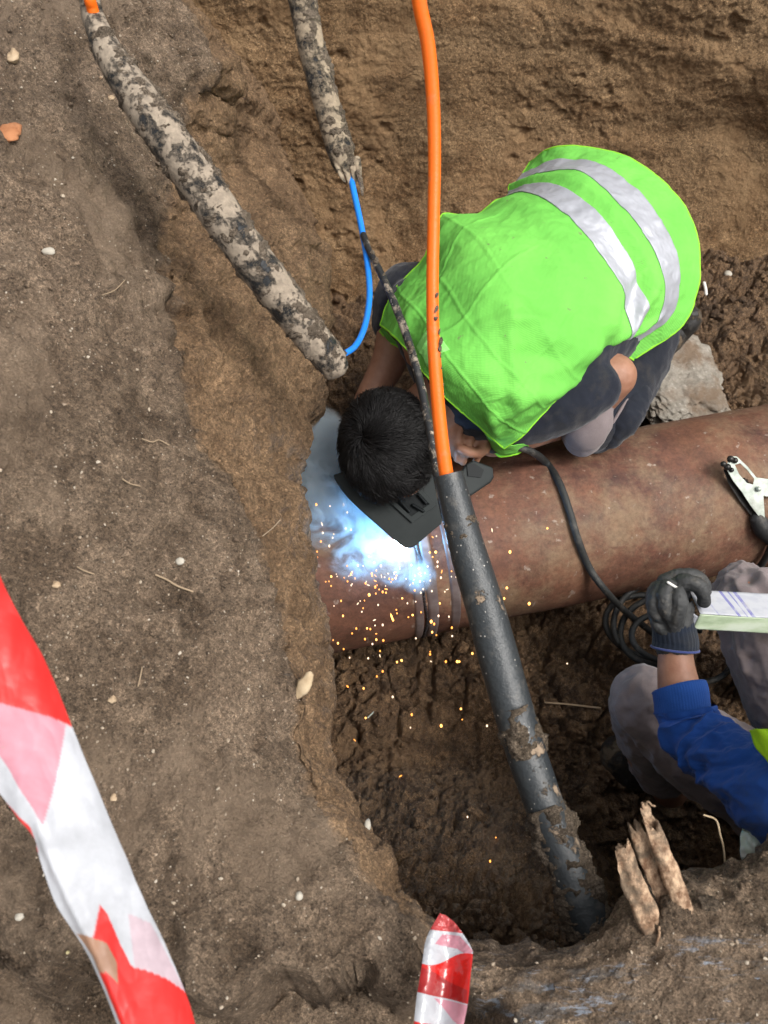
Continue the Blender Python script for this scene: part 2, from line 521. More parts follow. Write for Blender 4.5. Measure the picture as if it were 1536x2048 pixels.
    D -= bnd * .045 * np.maximum(fbm(V * np.array([1, 1, .6]), 15, 4, 402) + .05, 0)
    # smoother lower strip
    low = sstep(.03, .0, V[..., 1]) * sstep(.14, .08, V[..., 0])
    D *= 1 - .72 * low
    # the crumbly broken wall under the rim
    wallm = np.zeros(V.shape[:2]); wallm[:, len(d) - 6:] = 1
    D += wallm * (.011 * fbm(V, 34, 3, 31, True) + .010 * fbm(V * np.array([1, 1, .5]), 14, 3, 32, True)) * leftness[:, None]
    D -= .02 * sstep(.02, .10, .12 - np.abs(V[..., 2] - .60)) * wallm * 0
    V = V + N * D[..., None]
    F = grid_faces(*V.shape[:2])
    if nf == 0: F = F[:, ::1]
    else: F = F[:, ::-1]
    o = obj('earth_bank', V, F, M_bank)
    ss = np.zeros(V.shape[:2]); ss[:] = np.r_[np.zeros(len(d)), np.ones(n_in - 1)][None]
    kk = np.hanning(31); kk /= kk.sum(); ss = np.apply_along_axis(lambda q: np.convolve(q, kk, 'same'), 1, ss); ss[:, -8:] = 1
    ss = ss * (leftness[:, None] * .8 + .2)
    at = o.data.attributes.new('subsoil', 'FLOAT', 'POINT'); at.data.foreach_set('value', ss.astype(np.float32).ravel())
    meta(o, kind='structure')
    return V, N
BV, BN = build_bank()

# ---- back wall of the trench and the ground beyond it
def build_back():
    xs = np.r_[np.linspace(-1.0, 1.75, 640), np.geomspace(1.76, 5, 14)]
    prof = np.array([[2.02, -.12], [2.06, 0], [2.13, .12], [2.22, .26], [2.29, .45], [2.33, .7], [2.37, .95], [2.42, 1.25], [2.46, 1.5], [2.55, 1.6], [3.2, 1.66], [9, 1.7]])
    pr = catmull(np.c_[prof[:10], np.zeros(10)], 420)[:, :2]
    pr = np.vstack([pr, [[2.7, 1.62], [3.2, 1.66], [5, 1.68], [12, 1.7]]])
    X = xs[:, None] + 0 * pr[None, :, 0]
    Y = pr[None, :, 0] + .05 * np.sin(xs * 1.7 + 1)[:, None] - .10 * sstep(.6, 1.8, xs)[:, None]
    Z = pr[None, :, 1] + 0 * X
    V = np.stack([X, Y, Z], -1)
    N = grid_normals(V)
    if N[200, 200, 1] > 0: N = -N; flip = True
    else: flip = False
    calm = .25 + .6 * sstep(-.2, .4, fbm(V, 1.6, 2, 302))
    D = soil_disp(V, 1.05, 41, .7, 1.2, calm)
    st = fbm(V * np.array([.4, .7, 1.0]), 6, 4, 52, False)
    D += .010 * st
    # a ledge that drops to the right
    ln = V[..., 2] - (.83 - .10 * V[..., 0] + .02 * np.sin(V[..., 0] * 5))
    D += .014 * sstep(.03, -.01, ln) * sstep(-.12, .0, ln) * sstep(-.1, .3, V[..., 0])
    ln = V[..., 2] - (.45 + .05 * V[..., 0])
    D -= .010 * sstep(.05, 0, np.abs(ln)) * sstep(.4, .9, V[..., 0])
    V = V + N * D[..., None]
    F = grid_faces(*V.shape[:2])
    if flip: F = F[:, ::-1]
    o = obj('trench_wall', V, F, M_back)
    meta(o, kind='structure')
build_back()

# ---- floor
def floor_h(x, y):
    z = .02 + .16 * sstep(1.25, 1.6, y) * sstep(.05, .75, x)          # ledge behind the pipe, deeper on the left
    z = z + .34 * sstep(.56, .14, y) * sstep(.62, .36, x)    # earth heaped against the near bank
    z = z - .22 * np.exp(-(((x - .62) / .22) ** 2 + ((y - .30) / .2) ** 2))   # dark hollow under the second worker
    z = z + .05 * np.exp(-(((x + .05) / .2) ** 2 + ((y - .42) / .3) ** 2))
    return z
def build_floor():
    xs = np.r_[np.linspace(-.35, 1.5, 520), np.geomspace(1.51, 4, 12)]
    ys = np.linspace(-.05, 2.35, 600)
    X, Y = np.meshgrid(xs, ys, indexing='ij')
    V = np.stack([X, Y, floor_h(X, Y)], -1)
    N = grid_normals(V)
    D = soil_disp(V, 1.3, 81, 2.6, .9)
    w, e, v = worley(V + .03 * perlin(V * 14, 9)[..., None], 11, 6)
    D += .030 * (v - .4) * sstep(0, .25, e) - .030 * (1 - sstep(.0, .09, e)) * sstep(.1, .6, fbm(V, 5, 2, 91) + .4)
    w, e, v = worley(V + .015 * perlin(V * 30, 19)[..., None], 32, 16)
    D -= .016 * (1 - sstep(.0, .12, e)) * sstep(-.3, .2, fbm(V, 4, 2, 93))
    D += .010 * (v - .4) * sstep(0, .2, e)
    # crack in the ledge at the right
    V = V + N * D[..., None]
    o = obj('trench_floor', V, grid_faces(*V.shape[:2]), M_floor)
    meta(o, kind='structure')
    return V
FV = build_floor()

# ---- loose crumbs and gravel: nobody could count them
def ico():
    bm = bmesh.new(); bmesh.ops.create_icosphere(bm, subdivisions=1, radius=1)
    V = np.array([v.co[:] for v in bm.verts]); F = np.array([[v.index for v in f.verts] for f in bm.faces]); bm.free()
    return V, F
IV, IF = ico()
bm = bmesh.new(); bmesh.ops.create_icosphere(bm, subdivisions=2, radius=1)
IV2 = np.array([v.co[:] for v in bm.verts]); IF2 = np.array([[v.index for v in f.verts] for f in bm.faces]); bm.free()
def scatter(name, pos, sizes, mat, sink=.3, seed=0, squash=.7):
    n = len(pos)
    r = np.random.default_rng(seed)
    V = IV[None] * (1 + .35 * r.uniform(-1, 1, (n, len(IV), 1)))
    V = V * r.uniform(.6, 1.2, (n, 1, 3))
    A = r.normal(size=(n, 3, 3)); Q, _ = np.linalg.qr(A)
    V = np.einsum('nij,nkj->nki', Q, V) * sizes[:, None, None]
    V[..., 2] *= squash
    V = V + pos[:, None]; V[..., 2] += (sizes * (1 - sink))[:, None] * .5
    F = IF[None] + (np.arange(n) * len(IV))[:, None, None]
    o = obj(name, V.reshape(-1, 3), F.reshape(-1, 3), mat, smooth=False)
    meta(o, kind='stuff')
    return o
fl = FV[:520].reshape(-1, 3)
n = 9000
pick = fl[rng.integers(0, len(fl), n)]
scatter('floor_crumbs', pick + rng.uniform(-.002, .002, (n, 3)), .0018 + .0085 * rng.random(n) ** 4, M_floor, seed=1)
n = 3200
pick = fl[rng.integers(0, len(fl), n)]
pick = pick[fbm(pick, 4, 2, 95) > -.12]
n = len(pick)
scatter('floor_clods', pick, .004 + .017 * rng.random(n) ** 3, M_floor, seed=6)
M_stone = NT('pebble_stone')
_c = M_stone.ramp(M_stone.noise(26, 2, .5), [(.35, (.22, .16, .11)), (.5, (.36, .29, .21)), (.62, (.46, .40, .32)), (.7, (.30, .2, .12))])
M_stone = M_stone.done(_c, .7)
bk = BV[40:840, 22:212].reshape(-1, 3)
bk = bk[(bk[:, 2] > .6)]
n = 5000
pick = bk[rng.integers(0, len(bk), n)]
scatter('bank_crumbs', pick, .0015 + .0055 * rng.random(n) ** 3, M_bank, seed=2)
n = 8000
pick = bk[rng.integers(0, len(bk), n)]
scatter('bank_gravel', pick, .0008 + .0024 * rng.random(n) ** 4, M_stone, seed=3)

nb = BV[60:330, 150:212].reshape(-1, 3)
nb = nb[(nb[:, 0] > .08)]
n = 1500
pick = nb[rng.integers(0, len(nb), n)]
scatter('bank_clods', pick, .003 + .013 * rng.random(n) ** 3.5, M_bank, seed=5)
# ================================================================== THE STEEL PIPE
PIPE_R = .195
PA = PZ(650, 1137, .32); PB = PZ(1536, 968, .32)
PD = (PB - PA) / np.linalg.norm(PB - PA)
PO = PA - PD * .9                               # buried end, inside the left bank
PE = PB + PD * 2.2
def pipe_hit(px, py):
    """t at which the sight line through a pixel meets the pipe"""
    r = ray(px, py); o = np.array([0, 0, CAM_H])
    a = r - PD * np.dot(r, PD); b = (o - PA) - PD * np.dot(o - PA, PD)
    A = np.dot(a, a); B = 2 * np.dot(a, b); C = np.dot(b, b) - PIPE_R ** 2
    D = B * B - 4 * A * C
    return (-B - math.sqrt(max(D, 0))) / (2 * A)
def mat_pipe():
    k = NT('rusty_steel')
    n1 = k.noise(3.2, 6, .65, dist=.5); n2 = k.noise(14, 8, .7, dist=.1); n3 = k.noise(90, 6, .75); n4 = k.noise(4.2, 9, .74, dist=.15, offset=(4, 8, 2))
    col = k.mix(k.ramp(n2, [(.36, 0), (.64, 1)]), (.070, .033, .025), (.165, .074, .048))
    col = k.mix(k.ramp(n1, [(.42, 0), (.66, .7)]), col, (.215, .10, .055))
    mud = k.ramp(n4, [(.49, 0), (.64, .75)])
    col = k.mix(mud, col, (.24, .165, .10))
    fleck = k.ramp(k.noise(60, 3, .5, stretch=(1, 1, .35), offset=(1, 2, 3)), [(.66, 0), (.72, .55)])
    col = k.mix(fleck, col, (.40, .33, .27))
    scr = k.ramp(k.noise(55, 4, .6, stretch=(.25, 1, 1), offset=(5, 2, 3)), [(.62, 0), (.7, .35)])
    col = k.mix(scr, col, (.10, .03, .022))
    col = k.mix(1.0, col, k.ramp(n3, [(.3, .68), (.7, 1.28)]), 'MULTIPLY')
    b = k.bump(n3, .35, .004)
    b = k.bump(n4, .35, .006, b)
    return k.done(col, k.ramp(n2, [(.3, .55), (.7, .85)]), b, .35)
M_pipe = mat_pipe()
pipe = empty('steel_pipe', PA + PD * .3 + np.array([0, 0, -PIPE_R]), 'large rusty brown steel pipe lying across the floor of the trench', 'pipe')
def pipe_disp(V, L, th):
    return .0022 * fbm(V, 8, 3, 5) + .0007 * fbm(V, 60, 2, 6)
Vp, Fp = tube_geo(np.array([PO, PA, PB, PE]), PIPE_R, 500, 130, disp=pipe_disp)
obj('pipe_body', Vp, Fp, M_pipe, pipe)
k = NT('ground_steel_band')
_n = k.noise(30, 5, .6, stretch=(.5, 1, 1)); _m = k.noise(9, 4, .6)
_c = k.mix(k.ramp(_n, [(.35, 0), (.65, 1)]), (.11, .08, .078), (.19, .155, .15))
_c = k.mix(k.ramp(_m, [(.45, 0), (.65, .7)]), _c, (.16, .075, .05))
M_band = k.done(_c, .5, k.bump(_n, .3, .004), .5, .25)
k = NT('weld_bead_steel')
_n = k.voro(150).outputs['Distance']
M_bead = k.done((.045, .04, .042), .5, k.bump(_n, .8, .004), .5, .5)
def pipe_s(px):
    c = PZ(px, 1137 + (px - 650) * (968 - 1137) / 886, .32)
    return np.dot(c - PA, PD)
for px, w, h, mt, nm in ((800, .011, .0035, M_band, 'steel_band'), (826, .0135, .004, M_band, 'steel_band'), (868, .012, .003, M_band, 'steel_band')):
    c = PA + PD * pipe_s(px)
    pts = np.array([c - PD * w, c - PD * w * .8, c + PD * w * .8, c + PD * w])
    V, F = tube_geo(pts, [PIPE_R - .002, PIPE_R + h, PIPE_R + h, PIPE_R - .002], 8, 110, caps=False,
                    disp=lambda V, L, th: .0022 * fbm(V, 8, 3, 5) + .0009 * fbm(V, 50, 2, 7))
    obj(nm, V, F, mt, pipe)
c = PA + PD * pipe_s(812)
_t = np.linspace(0, 2 * np.pi, 160)
_u = np.cross(PD, [0, 0, 1.0]); _u /= np.linalg.norm(_u); _w = np.cross(_u, PD)
ring = c + (np.cos(_t)[:, None] * _u + np.sin(_t)[:, None] * _w) * (PIPE_R + .002) + PD * (.002 * np.sin(_t * 9))[:, None]
tube('weld_bead', ring, .0028, M_bead, pipe, n=420, seg=8, disp=lambda V, L, th: .0016 * np.sin(L * 900) + .0012 * fbm(V, 80, 2, 8))
# ================================================================== DUCTS AND CABLES
def muddy(name, base, rough, thr, mud=(.42, .34, .26), scale=14, speck=True, thr2=.06, bumpy=1.0, spec=.5):
    k = NT(name)
    n = k.noise(scale, 9, .74, dist=.12); f = k.noise(110, 5, .7); s = k.noise(7, 4, .6)
    m = k.ramp(n, [(thr, 0), (thr + thr2, 1)])
    mudc = k.mix(k.ramp(f, [(.3, 0), (.7, 1)]), tuple(x * .62 for x in mud), tuple(min(1, x * 1.15) for x in mud))
    dust = k.ramp(k.noise(30, 6, .7, stretch=(1, 1, .5), offset=(3, 3, 3)), [(.55, 0), (.75, .30)])
    bc = k.mix(dust, base, (.30, .26, .21))
    if speck:
        v = k.voro(120); sp = k.ramp(v.outputs['Distance'], [(.10, 1), (.18, 0)])
        sel = k.ramp(k.noise(50, 1, .5, offset=(7, 7, 1)), [(.56, 0), (.62, .9)])
        bc = k.mix(k.math('MULTIPLY', sp, sel, True), bc, (.5, .47, .42))
    col = k.mix(m, bc, mudc)
    r = k.mix(m, rough, .9)
    hh = k.math('ADD', k.math('MULTIPLY', m, 1.0), k.math('MULTIPLY', f, .35))
    b = k.bump(hh, .85 * bumpy, .007)
    return k.done(col, r, b, spec)
M_ductA = muddy('mud_caked_black_duct', (.018, .02, .022), .45, .405, mud=(.33, .27, .205), scale=30, thr2=.09, spec=.35)
M_ductB = muddy('mud_caked_duct', (.02, .021, .023), .4, .39, mud=(.34, .27, .19), scale=24, thr2=.09, spec=.35)
M_ductC = muddy('black_plastic_duct', (.026, .031, .034), .36, .60, scale=9, mud=(.30, .22, .15), thr2=.03, bumpy=.8, spec=.6)
M_cable = muddy('black_cable', (.016, .017, .018), .45, .52, scale=28, mud=(.36, .30, .23), bumpy=.7)
M_weldcable = muddy('black_rubber_cable', (.022, .023, .022), .6, .60, scale=24, mud=(.17, .14, .10), speck=False)
M_orange = muddy('orange_conduit', (.86, .15, .008), .38, .67, scale=9, mud=(.32, .2, .12), speck=False, spec=.4, bumpy=.3)
M_blue = muddy('blue_tube', (.012, .22, .80), .4, .70, scale=26, mud=(.25, .34, .5), speck=False, spec=.4, bumpy=.3)
M_blackin = NT('duct_inside').done((.01, .01, .01), .8)
M_mud = soil('caked_mud', (.11, .08, .055), (.19, .145, .10), (.27, .21, .155), grit=.4, wet=.2, scale=2)
M_mudpale = soil('dried_pale_mud', (.15, .115, .083), (.26, .205, .15), (.35, .28, .21), grit=.2, scale=2.5)

def pts_t(rows):
    return np.array([P(x, y, t) for x, y, t in rows])
def add_mud(parent, rows, rad, arc, seed, mat=M_mud, thick=.006, n=120, name='mud_patch', cover=0.0, sc=22):
    """clods of mud stuck on a round thing: an uneven shell that dips under its surface where it is bare"""
    V, F = tube_geo(pts_t(rows), rad, n, 48, caps=False,
                    disp=lambda V, L, th: thick * (fbm(V, sc, 4, seed) * 2.0 + .9 * fbm(V, sc * 3.2, 3, seed + 3, True) + cover + arc(th, L)) - .0015)
    return obj(name, V, F, mat, parent)

# duct A: caked with mud, lying down the left bank
rowsA = [(178, -60, 1.20), (182, 20, 1.19), (203, 75, 1.18), (232, 130, 1.175), (290, 215, 1.175), (370, 325, 1.19), (460, 455, 1.22), (560, 592, 1.27), (635, 688, 1.31), (668, 728, 1.33)]
wA = [40, 42, 54, 64, 78, 84, 82, 77, 69, 62]
radA = [w * r[2] / _f / 2 for w, r in zip(wA, rowsA)]
ductA = empty('muddy_duct', P(668, 740, 1.33), 'thick mud caked black duct lying diagonally down the left bank', 'duct')
pa = pts_t(rowsA)
tube('duct_shell', pa, radA, M_ductA, ductA, n=260, seg=40, caps=False, disp=lambda V, L, th: .0018 * fbm(V, 22, 3, 2))
add_mud(ductA, rowsA[2:], [r * 1.0 for r in radA[2:]], lambda th, L: .35 * np.cos(th * 1 + 2.2), 91, M_mudpale, .0046, 800, 'mud_crust', .04, 52)
rr = radA[-1]
dA = pa[-1] - pa[-2]; dA /= np.linalg.norm(dA)
V, F = sphere_geo(pa[-1], (rr * .93,) * 3, 20, 14)
obj('duct_plug', V + .004 * fbm(V, 60, 2, 3)[:, None], F, M_ductA, ductA)
orgA = empty('orange_conduit', P(180, 6, 1.18), 'short stub of orange conduit poking out of the muddy duct at top left', 'conduit')
tube('conduit_tube', pts_t([(176, -70, 1.17), (178, -10, 1.16), (184, 14, 1.17), (190, 40, 1.18)]), .0085, M_orange, orgA, n=30)

# duct B: hangs down from the top, frayed lower end
rowsB = [(588, -90, 1.50), (600, -20, 1.52), (618, 70, 1.55), (640, 160, 1.58), (664, 245, 1.61), (684, 315, 1.63), (692, 336, 1.64)]
radB = [w * r[2] / _f / 2 for w, r in zip([58, 56, 54, 53, 53, 50, 44], rowsB)]
ductB = empty('hanging_duct', P(695, 350, 1.64), 'mud spattered black duct hanging from the top edge with the blue tube in its end', 'duct')
pb = pts_t(rowsB)
tube('duct_shell', pb, radB, M_ductB, ductB, n=200, seg=36, caps=False, disp=lambda V, L, th: .0022 * fbm(V, 22, 3, 12))
add_mud(ductB, rowsB[1:], radB[1:], lambda th, L: .5 * np.cos(th + 2.0), 95, M_mudpale, .0042, 420, 'mud_crust', .04, 34)
tube('orange_lining', pts_t([(686, 320, 1.64), (694, 338, 1.64), (702, 356, 1.645)]), [.019, .015, .009], M_orange, ductB, n=16, seg=20, disp=lambda V, L, th: .002 * fbm(V, 90, 2, 3))
for a, b, c_ in (((676, 330), (684, 352), (690, 362)), ((690, 334), (696, 352), (699, 368)), ((704, 326), (708, 348), (710, 364)), ((714, 320), (718, 344), (720, 362))):
    V, F = tube_geo(pts_t([(*a, 1.62), (*b, 1.625), (*c_, 1.63)]), [.008, .006, .003], 12, 8, flat=.4)
    obj('frayed_strip', V, F, M_ductB, ductB)
tube('wire_end', pts_t([(716, 345, 1.62), (722, 366, 1.62), (725, 390, 1.62)]), [.006, .005, .002], M_mudpale, ductB, n=14, seg=8, disp=lambda V, L, th: .0015 * fbm(V, 120, 2, 3))

blue = empty('blue_tube', P(690, 708, 1.34), 'bright blue plastic tube looping between the hanging duct and the muddy duct', 'tube')
tube('tube_wall', pts_t([(700, 345, 1.64), (708, 385, 1.62), (722, 450, 1.58), (734, 520, 1.53), (739, 590, 1.47), (730, 650, 1.41), (712, 690, 1.365), (688, 708, 1.335), (668, 718, 1.32)]),
     [6.3 * t / _f for t in (1.64, 1.62, 1.58, 1.53, 1.47, 1.42, 1.40, 1.36, 1.33)], M_blue, blue, n=110, seg=14)

orange = empty('orange_conduit', P(895, 960, 1.235), 'long bright orange conduit arching down over the green vest into the black duct', 'conduit')
ro = [(828, -120, 1.02), (838, 0, 1.06), (856, 90, 1.09), (866, 200, 1.12), (869, 320, 1.145), (867, 450, 1.165), (865, 580, 1.18), (868, 700, 1.195), (880, 850, 1.215), (893, 950, 1.23), (905, 1000, 1.235)]
tube('conduit_tube', pts_t(ro), [w * r[2] / _f / 2 for w, r in zip([30, 30, 29, 27.5, 26, 25, 25, 26, 28, 29, 29], ro)], M_orange, orange, n=220, seg=28)
rm = [(r[0] + w, r[1], r[2] - .004) for r, w in zip(ro[6:9], (8, 10, 12))]
for i, (x, y, s_) in enumerate([(873, 590, 4), (872, 618, 5), (870, 636, 6), (878, 665, 4), (881, 683, 6), (878, 697, 7), (880, 712, 4), (882, 735, 3.4), (883, 752, 3), (885, 772, 3), (886, 790, 2.6), (888, 812, 2.4), (890, 836, 2.2)]):
    r_ = s_ * 1.18 / _f
    V = IV2 * r_ * np.array([.7, 1.5, .9]) + P(x, y, 1.172 + .0002 * (y - 580) * .8)
    V = V + .0022 * fbm(V, 160, 2, i)[:, None]
    obj('mud_clod', V, IF2, M_mudpale, orange)

thin = empty('black_cable', P(870, 960, 1.30), 'thin mud flecked black cable running past the orange conduit over the vest', 'cable')
rt = [(727, 470, 1.56), (738, 500, 1.53), (762, 548, 1.49), (790, 610, 1.45), (816, 680, 1.42), (840, 765, 1.39), (858, 850, 1.355), (870, 920, 1.325), (880, 985, 1.285), (892, 1040, 1.27)]
tube('cable_sheath', pts_t(rt), [w * r[2] / _f / 2 for w, r in zip([13, 13, 15, 16, 17, 17, 17, 17, 17, 15], rt)], M_cable, thin, n=220, seg=16,
     disp=lambda V, L, th: .0006 * fbm(V, 60, 2, 3))
for i, (x, y, s_, t) in enumerate([(744, 508, 7, 1.52), (752, 523, 7, 1.50), (765, 552, 6, 1.485), (772, 570, 5, 1.475), (818, 688, 7, 1.41), (822, 700, 6, 1.40)]):
    V = IV2 * s_ * t / _f * np.array([.8, 1.3, .7]) + P(x, y, t - .002); V = V + .003 * fbm(V, 120, 2, i)[:, None]
    obj('mud_clod', V, IF2, M_mudpale, thin)

# duct C: the big black one, from the orange conduit down into the near bank
rowsC = [(897, 948, 1.235), (912, 1010, 1.235), (935, 1100, 1.235), (963, 1190, 1.23), (990, 1290, 1.225), (1018, 1390, 1.215), (1050, 1500, 1.205), (1085, 1600, 1.19), (1130, 1720, 1.17), (1165, 1810, 1.155), (1200, 1890, 1.14), (1230, 1960, 1.13)]
wC = [58, 64, 72, 77, 80, 81, 80, 79, 80, 80, 80, 80]
radC = [w * r[2] / _f / 2 for w, r in zip(wC, rowsC)]
pc = pts_t(rowsC)
ductC = empty('black_duct', P(1165, 1830, 1.15), 'large smooth black duct leaning across the trench with orange conduit in its top', 'duct')
tube('duct_shell', pc, radC, M_ductC, ductC, n=320, seg=52, caps=False, disp=lambda V, L, th: .0007 * fbm(V, 12, 2, 4))
V, F = tube_geo(pts_t([(903, 976, 1.238), (905, 990, 1.238)]), radC[0] * .9, 4, 20)
obj('duct_mouth', V, F, M_blackin, ductC)
# torn lip at the mouth
V, F = tube_geo(pts_t([(884, 985, 1.222), (893, 955, 1.220), (914, 948, 1.222), (922, 975, 1.222)]), [.003, .002, .0025, .001], 20, 6, flat=.5)
obj('torn_lip', V, F, M_ductC, ductC)
add_mud(ductC, [(1024, 1412, 1.212), (1033, 1440, 1.21), (1046, 1485, 1.206), (1052, 1510, 1.204)], radC[5] * 1.01, lambda th, L: -.15 + .3 * np.cos(th + 2.6), 101, M_mud, .008, 80, 'mud_patch', .25, 30)
add_mud(ductC, [(1088, 1612, 1.188), (1110, 1668, 1.178), (1140, 1745, 1.166), (1170, 1822, 1.153), (1215, 1925, 1.135)], radC[7] * 1.005, lambda th, L: .55 * np.cos(th + 2.6), 104, M_mud, .007, 300, 'mud_patch', .60, 30)
add_mud(ductC, [(918, 1035, 1.234), (924, 1060, 1.234), (931, 1085, 1.234)], radC[2] * .98, lambda th, L: -.5 + .8 * np.cos(th + 2.9), 109, M_mudpale, .0035, 60, 'mud_patch', .35, 45)

# weld cable to the worker's holder and its coils on the floor
wc = empty('welding_cable', PZ(1290, 1290, .05), 'black rubber welding cable draped over the pipe and coiled on the trench floor', 'cable')
rw = [(985, 900, 1.72), (1030, 895, 1.70), (1062, 903, 1.715), (1092, 925, 1.72), (1118, 965, 1.705), (1138, 1020, 1.70), (1156, 1080, 1.715), (1178, 1135, 1.745), (1210, 1180, 1.80), (1250, 1222, 1.88), (1300, 1262, 1.95), (1345, 1300, 1.97), (1385, 1330, 1.98)]
for i, (x, y, t) in enumerate(rw):
    if 3 <= i <= 7: rw[i] = (x, y, pipe_hit(x, y) - .008)
tube('cable_run', pts_t(rw), [w * r[2] / _f / 2 for w, r in zip([15, 15, 15, 15, 15, 15, 15, 15, 14, 13.5, 13, 13, 13], rw)], M_weldcable, wc, n=200, seg=14)
def coil(cx, cy, rx, ry, a0, a1, t, rot=0, wob=0):
    return [(cx + rx * math.cos(a) * math.cos(rot) - ry * math.sin(a) * math.sin(rot), cy + rx * math.cos(a) * math.sin(rot) + ry * math.sin(a) * math.cos(rot), t + wob * math.sin(a * 2)) for a in np.linspace(a0, a1, 24)]
for cl in (coil(1305, 1255, 96, 62, 1.2, 6.0, 1.93, .25, .012), coil(1318, 1262, 78, 66, .6, 5.6, 1.905, -.2, .01), coil(1345, 1275, 82, 50, 1.8, 5.4, 1.89, .1, .015),
           coil(1400, 1300, 70, 62, -.8, 3.4, 1.93, .4, .012), coil(1290, 1240, 60, 72, 2.0, 5.0, 1.91, .5, .01)):
    tube('cable_coil', pts_t(cl), 6.4 * 1.9 / _f, M_weldcable, wc, n=90, seg=10)

# ================================================================== EARTH CLAMP
def plate(outline, hole, tf, thick, nrm=None):
    """flat plate cut to an outline with an optional hole, real thickness"""
    bm = bmesh.new()
    n = np.asarray(nrm, float)
    def loop(pl, off):
        vs_ = [bm.verts.new(tuple(P(x, y, tf(x, y)) + n * off)) for x, y in pl]
        es = [bm.edges.new((vs_[i], vs_[(i + 1) % len(vs_)])) for i in range(len(vs_))]
        return vs_, es
    A, ea = loop(outline, thick); B, eb = loop(outline, 0)
    h1, e1 = loop(hole, thick) if hole else ([], []); h2, e2 = loop(hole, 0) if hole else ([], [])
    bmesh.ops.triangle_fill(bm, edges=ea + e1, use_beauty=True, use_dissolve=False)
    bmesh.ops.triangle_fill(bm, edges=eb + e2, use_beauty=True, use_dissolve=False)
    for X, Y in ((A, B), (h1, h2)):
        for i in range(len(X)):
            bm.faces.new((X[i], X[(i + 1) % len(X)], Y[(i + 1) % len(X)], Y[i]))
    bmesh.ops.recalc_face_normals(bm, faces=bm.faces)
    V = np.array([v.co[:] for v in bm.verts]); F = [[v.index for v in f.verts] for f in bm.faces]
    bm.verts.index_update(); F = [[v.index for v in f.verts] for f in bm.faces]
    bm.free()
    return V, F
def chan(o, w=.002, seg=2):
    m = o.modifiers.new('Bevel', 'BEVEL'); m.width = w; m.segments = seg; m.limit_method = 'ANGLE'; m.angle_limit = math.radians(40)
    return o
k = NT('zinc_plated_steel')
_n = k.noise(25, 6, .7); _r = k.noise(9, 5, .65, offset=(4, 4, 4))
_c = k.mix(k.ramp(_n, [(.35, 0), (.65, 1)]), (.30, .34, .29), (.58, .62, .56))
_c = k.mix(k.ramp(_r, [(.52, 0), (.68, .6)]), _c, (.16, .13, .10))
M_zinc = k.done(_c, .42, k.bump(_n, .2, .003), .5, .35)
k = NT('dark_steel'); _n = k.noise(40, 5, .7)
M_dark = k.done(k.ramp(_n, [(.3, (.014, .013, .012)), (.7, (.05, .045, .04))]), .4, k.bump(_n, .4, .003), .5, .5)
M_rubber = muddy('worn_black_rubber', (.02, .02, .02), .6, .6, scale=20, mud=(.15, .12, .09), speck=False)
clamp = empty('earth_clamp', P(1500, 985, pipe_hit(1500, 985)), 'pale metal earth clamp biting on top of the rusty pipe at right', 'clamp')
_t0 = pipe_hit(1490, 960); _t1 = pipe_hit(1525, 1040)
cn = np.array([0, 0, CAM_H]) - P(1490, 970, _t0); cn /= np.linalg.norm(cn)
tfn = lambda x, y: _t0 - .030 + (y - 960) / 80 * (_t1 - _t0 + .0) + (x - 1490) * .0002
V, F = plate([(1450, 935), (1462, 912), (1474, 913), (1496, 934), (1513, 955), (1536, 958), (1580, 968), (1580, 992), (1538, 994), (1527, 992), (1530, 1037), (1519, 1035), (1500, 1010), (1484, 985), (1466, 962), (1456, 944)],
             [(1470, 930), (1480, 927), (1494, 940), (1508, 958), (1506, 969), (1494, 966), (1478, 948)], tfn, .004, cn)
chan(obj('upper_jaw', V, F, M_zinc, clamp, smooth=False), .001)
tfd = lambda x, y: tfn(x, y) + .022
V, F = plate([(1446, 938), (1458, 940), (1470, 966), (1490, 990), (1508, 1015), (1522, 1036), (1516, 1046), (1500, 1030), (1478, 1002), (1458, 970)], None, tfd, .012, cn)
chan(obj('lower_jaw', V, F, M_dark, clamp, smooth=False), .002)  # shadow side of the clamp, its shade put into the dark steel colour
for x, y, r_ in ((1447, 928, 6), (1455, 934, 7), (1461, 918, 7), (1470, 921, 6), (1463, 940, 5)):
    V, F = tube_geo(np.array([P(x, y, tfn(x, y) + .02), P(x, y, tfn(x, y) - .006)]), r_ * 1.8 / _f, 6, 10)
    obj('jaw_bolt', V, F, M_dark, clamp)
V, F = tube_geo(np.array([P(1517, 978, tfn(1517, 978) + .01), P(1517, 978, tfn(1517, 978) - .008)]), .006, 6, 12)
obj('pivot_pin', V, F, M_zinc, clamp)
tube('spring', pts_t([(1488, 962, tfn(1488, 962) + .012), (1500, 990, tfn(1500, 990) + .012)]), .007, M_dark, clamp, n=60, seg=10, disp=lambda V, L, th: .0015 * np.sin(L * 2200 + th))
tube('rubber_boot', pts_t([(1514, 1038, 1.81), (1526, 1056, 1.82), (1545, 1078, 1.84)]), [.016, .022, .018], M_rubber, clamp, n=24, seg=16)
ec = empty('earth_cable', PZ(1480, 1170, .06), 'black cable dropping from the earth clamp behind the pipe side at right edge', 'cable')
tube('cable_run', pts_t([(1545, 1078, 1.84), (1538, 1102, 1.86), (1522, 1130, 1.90), (1500, 1150, 1.95), (1478, 1172, 2.0), (1440, 1210, 2.03)]), .0075, M_weldcable, ec, n=60, seg=12)

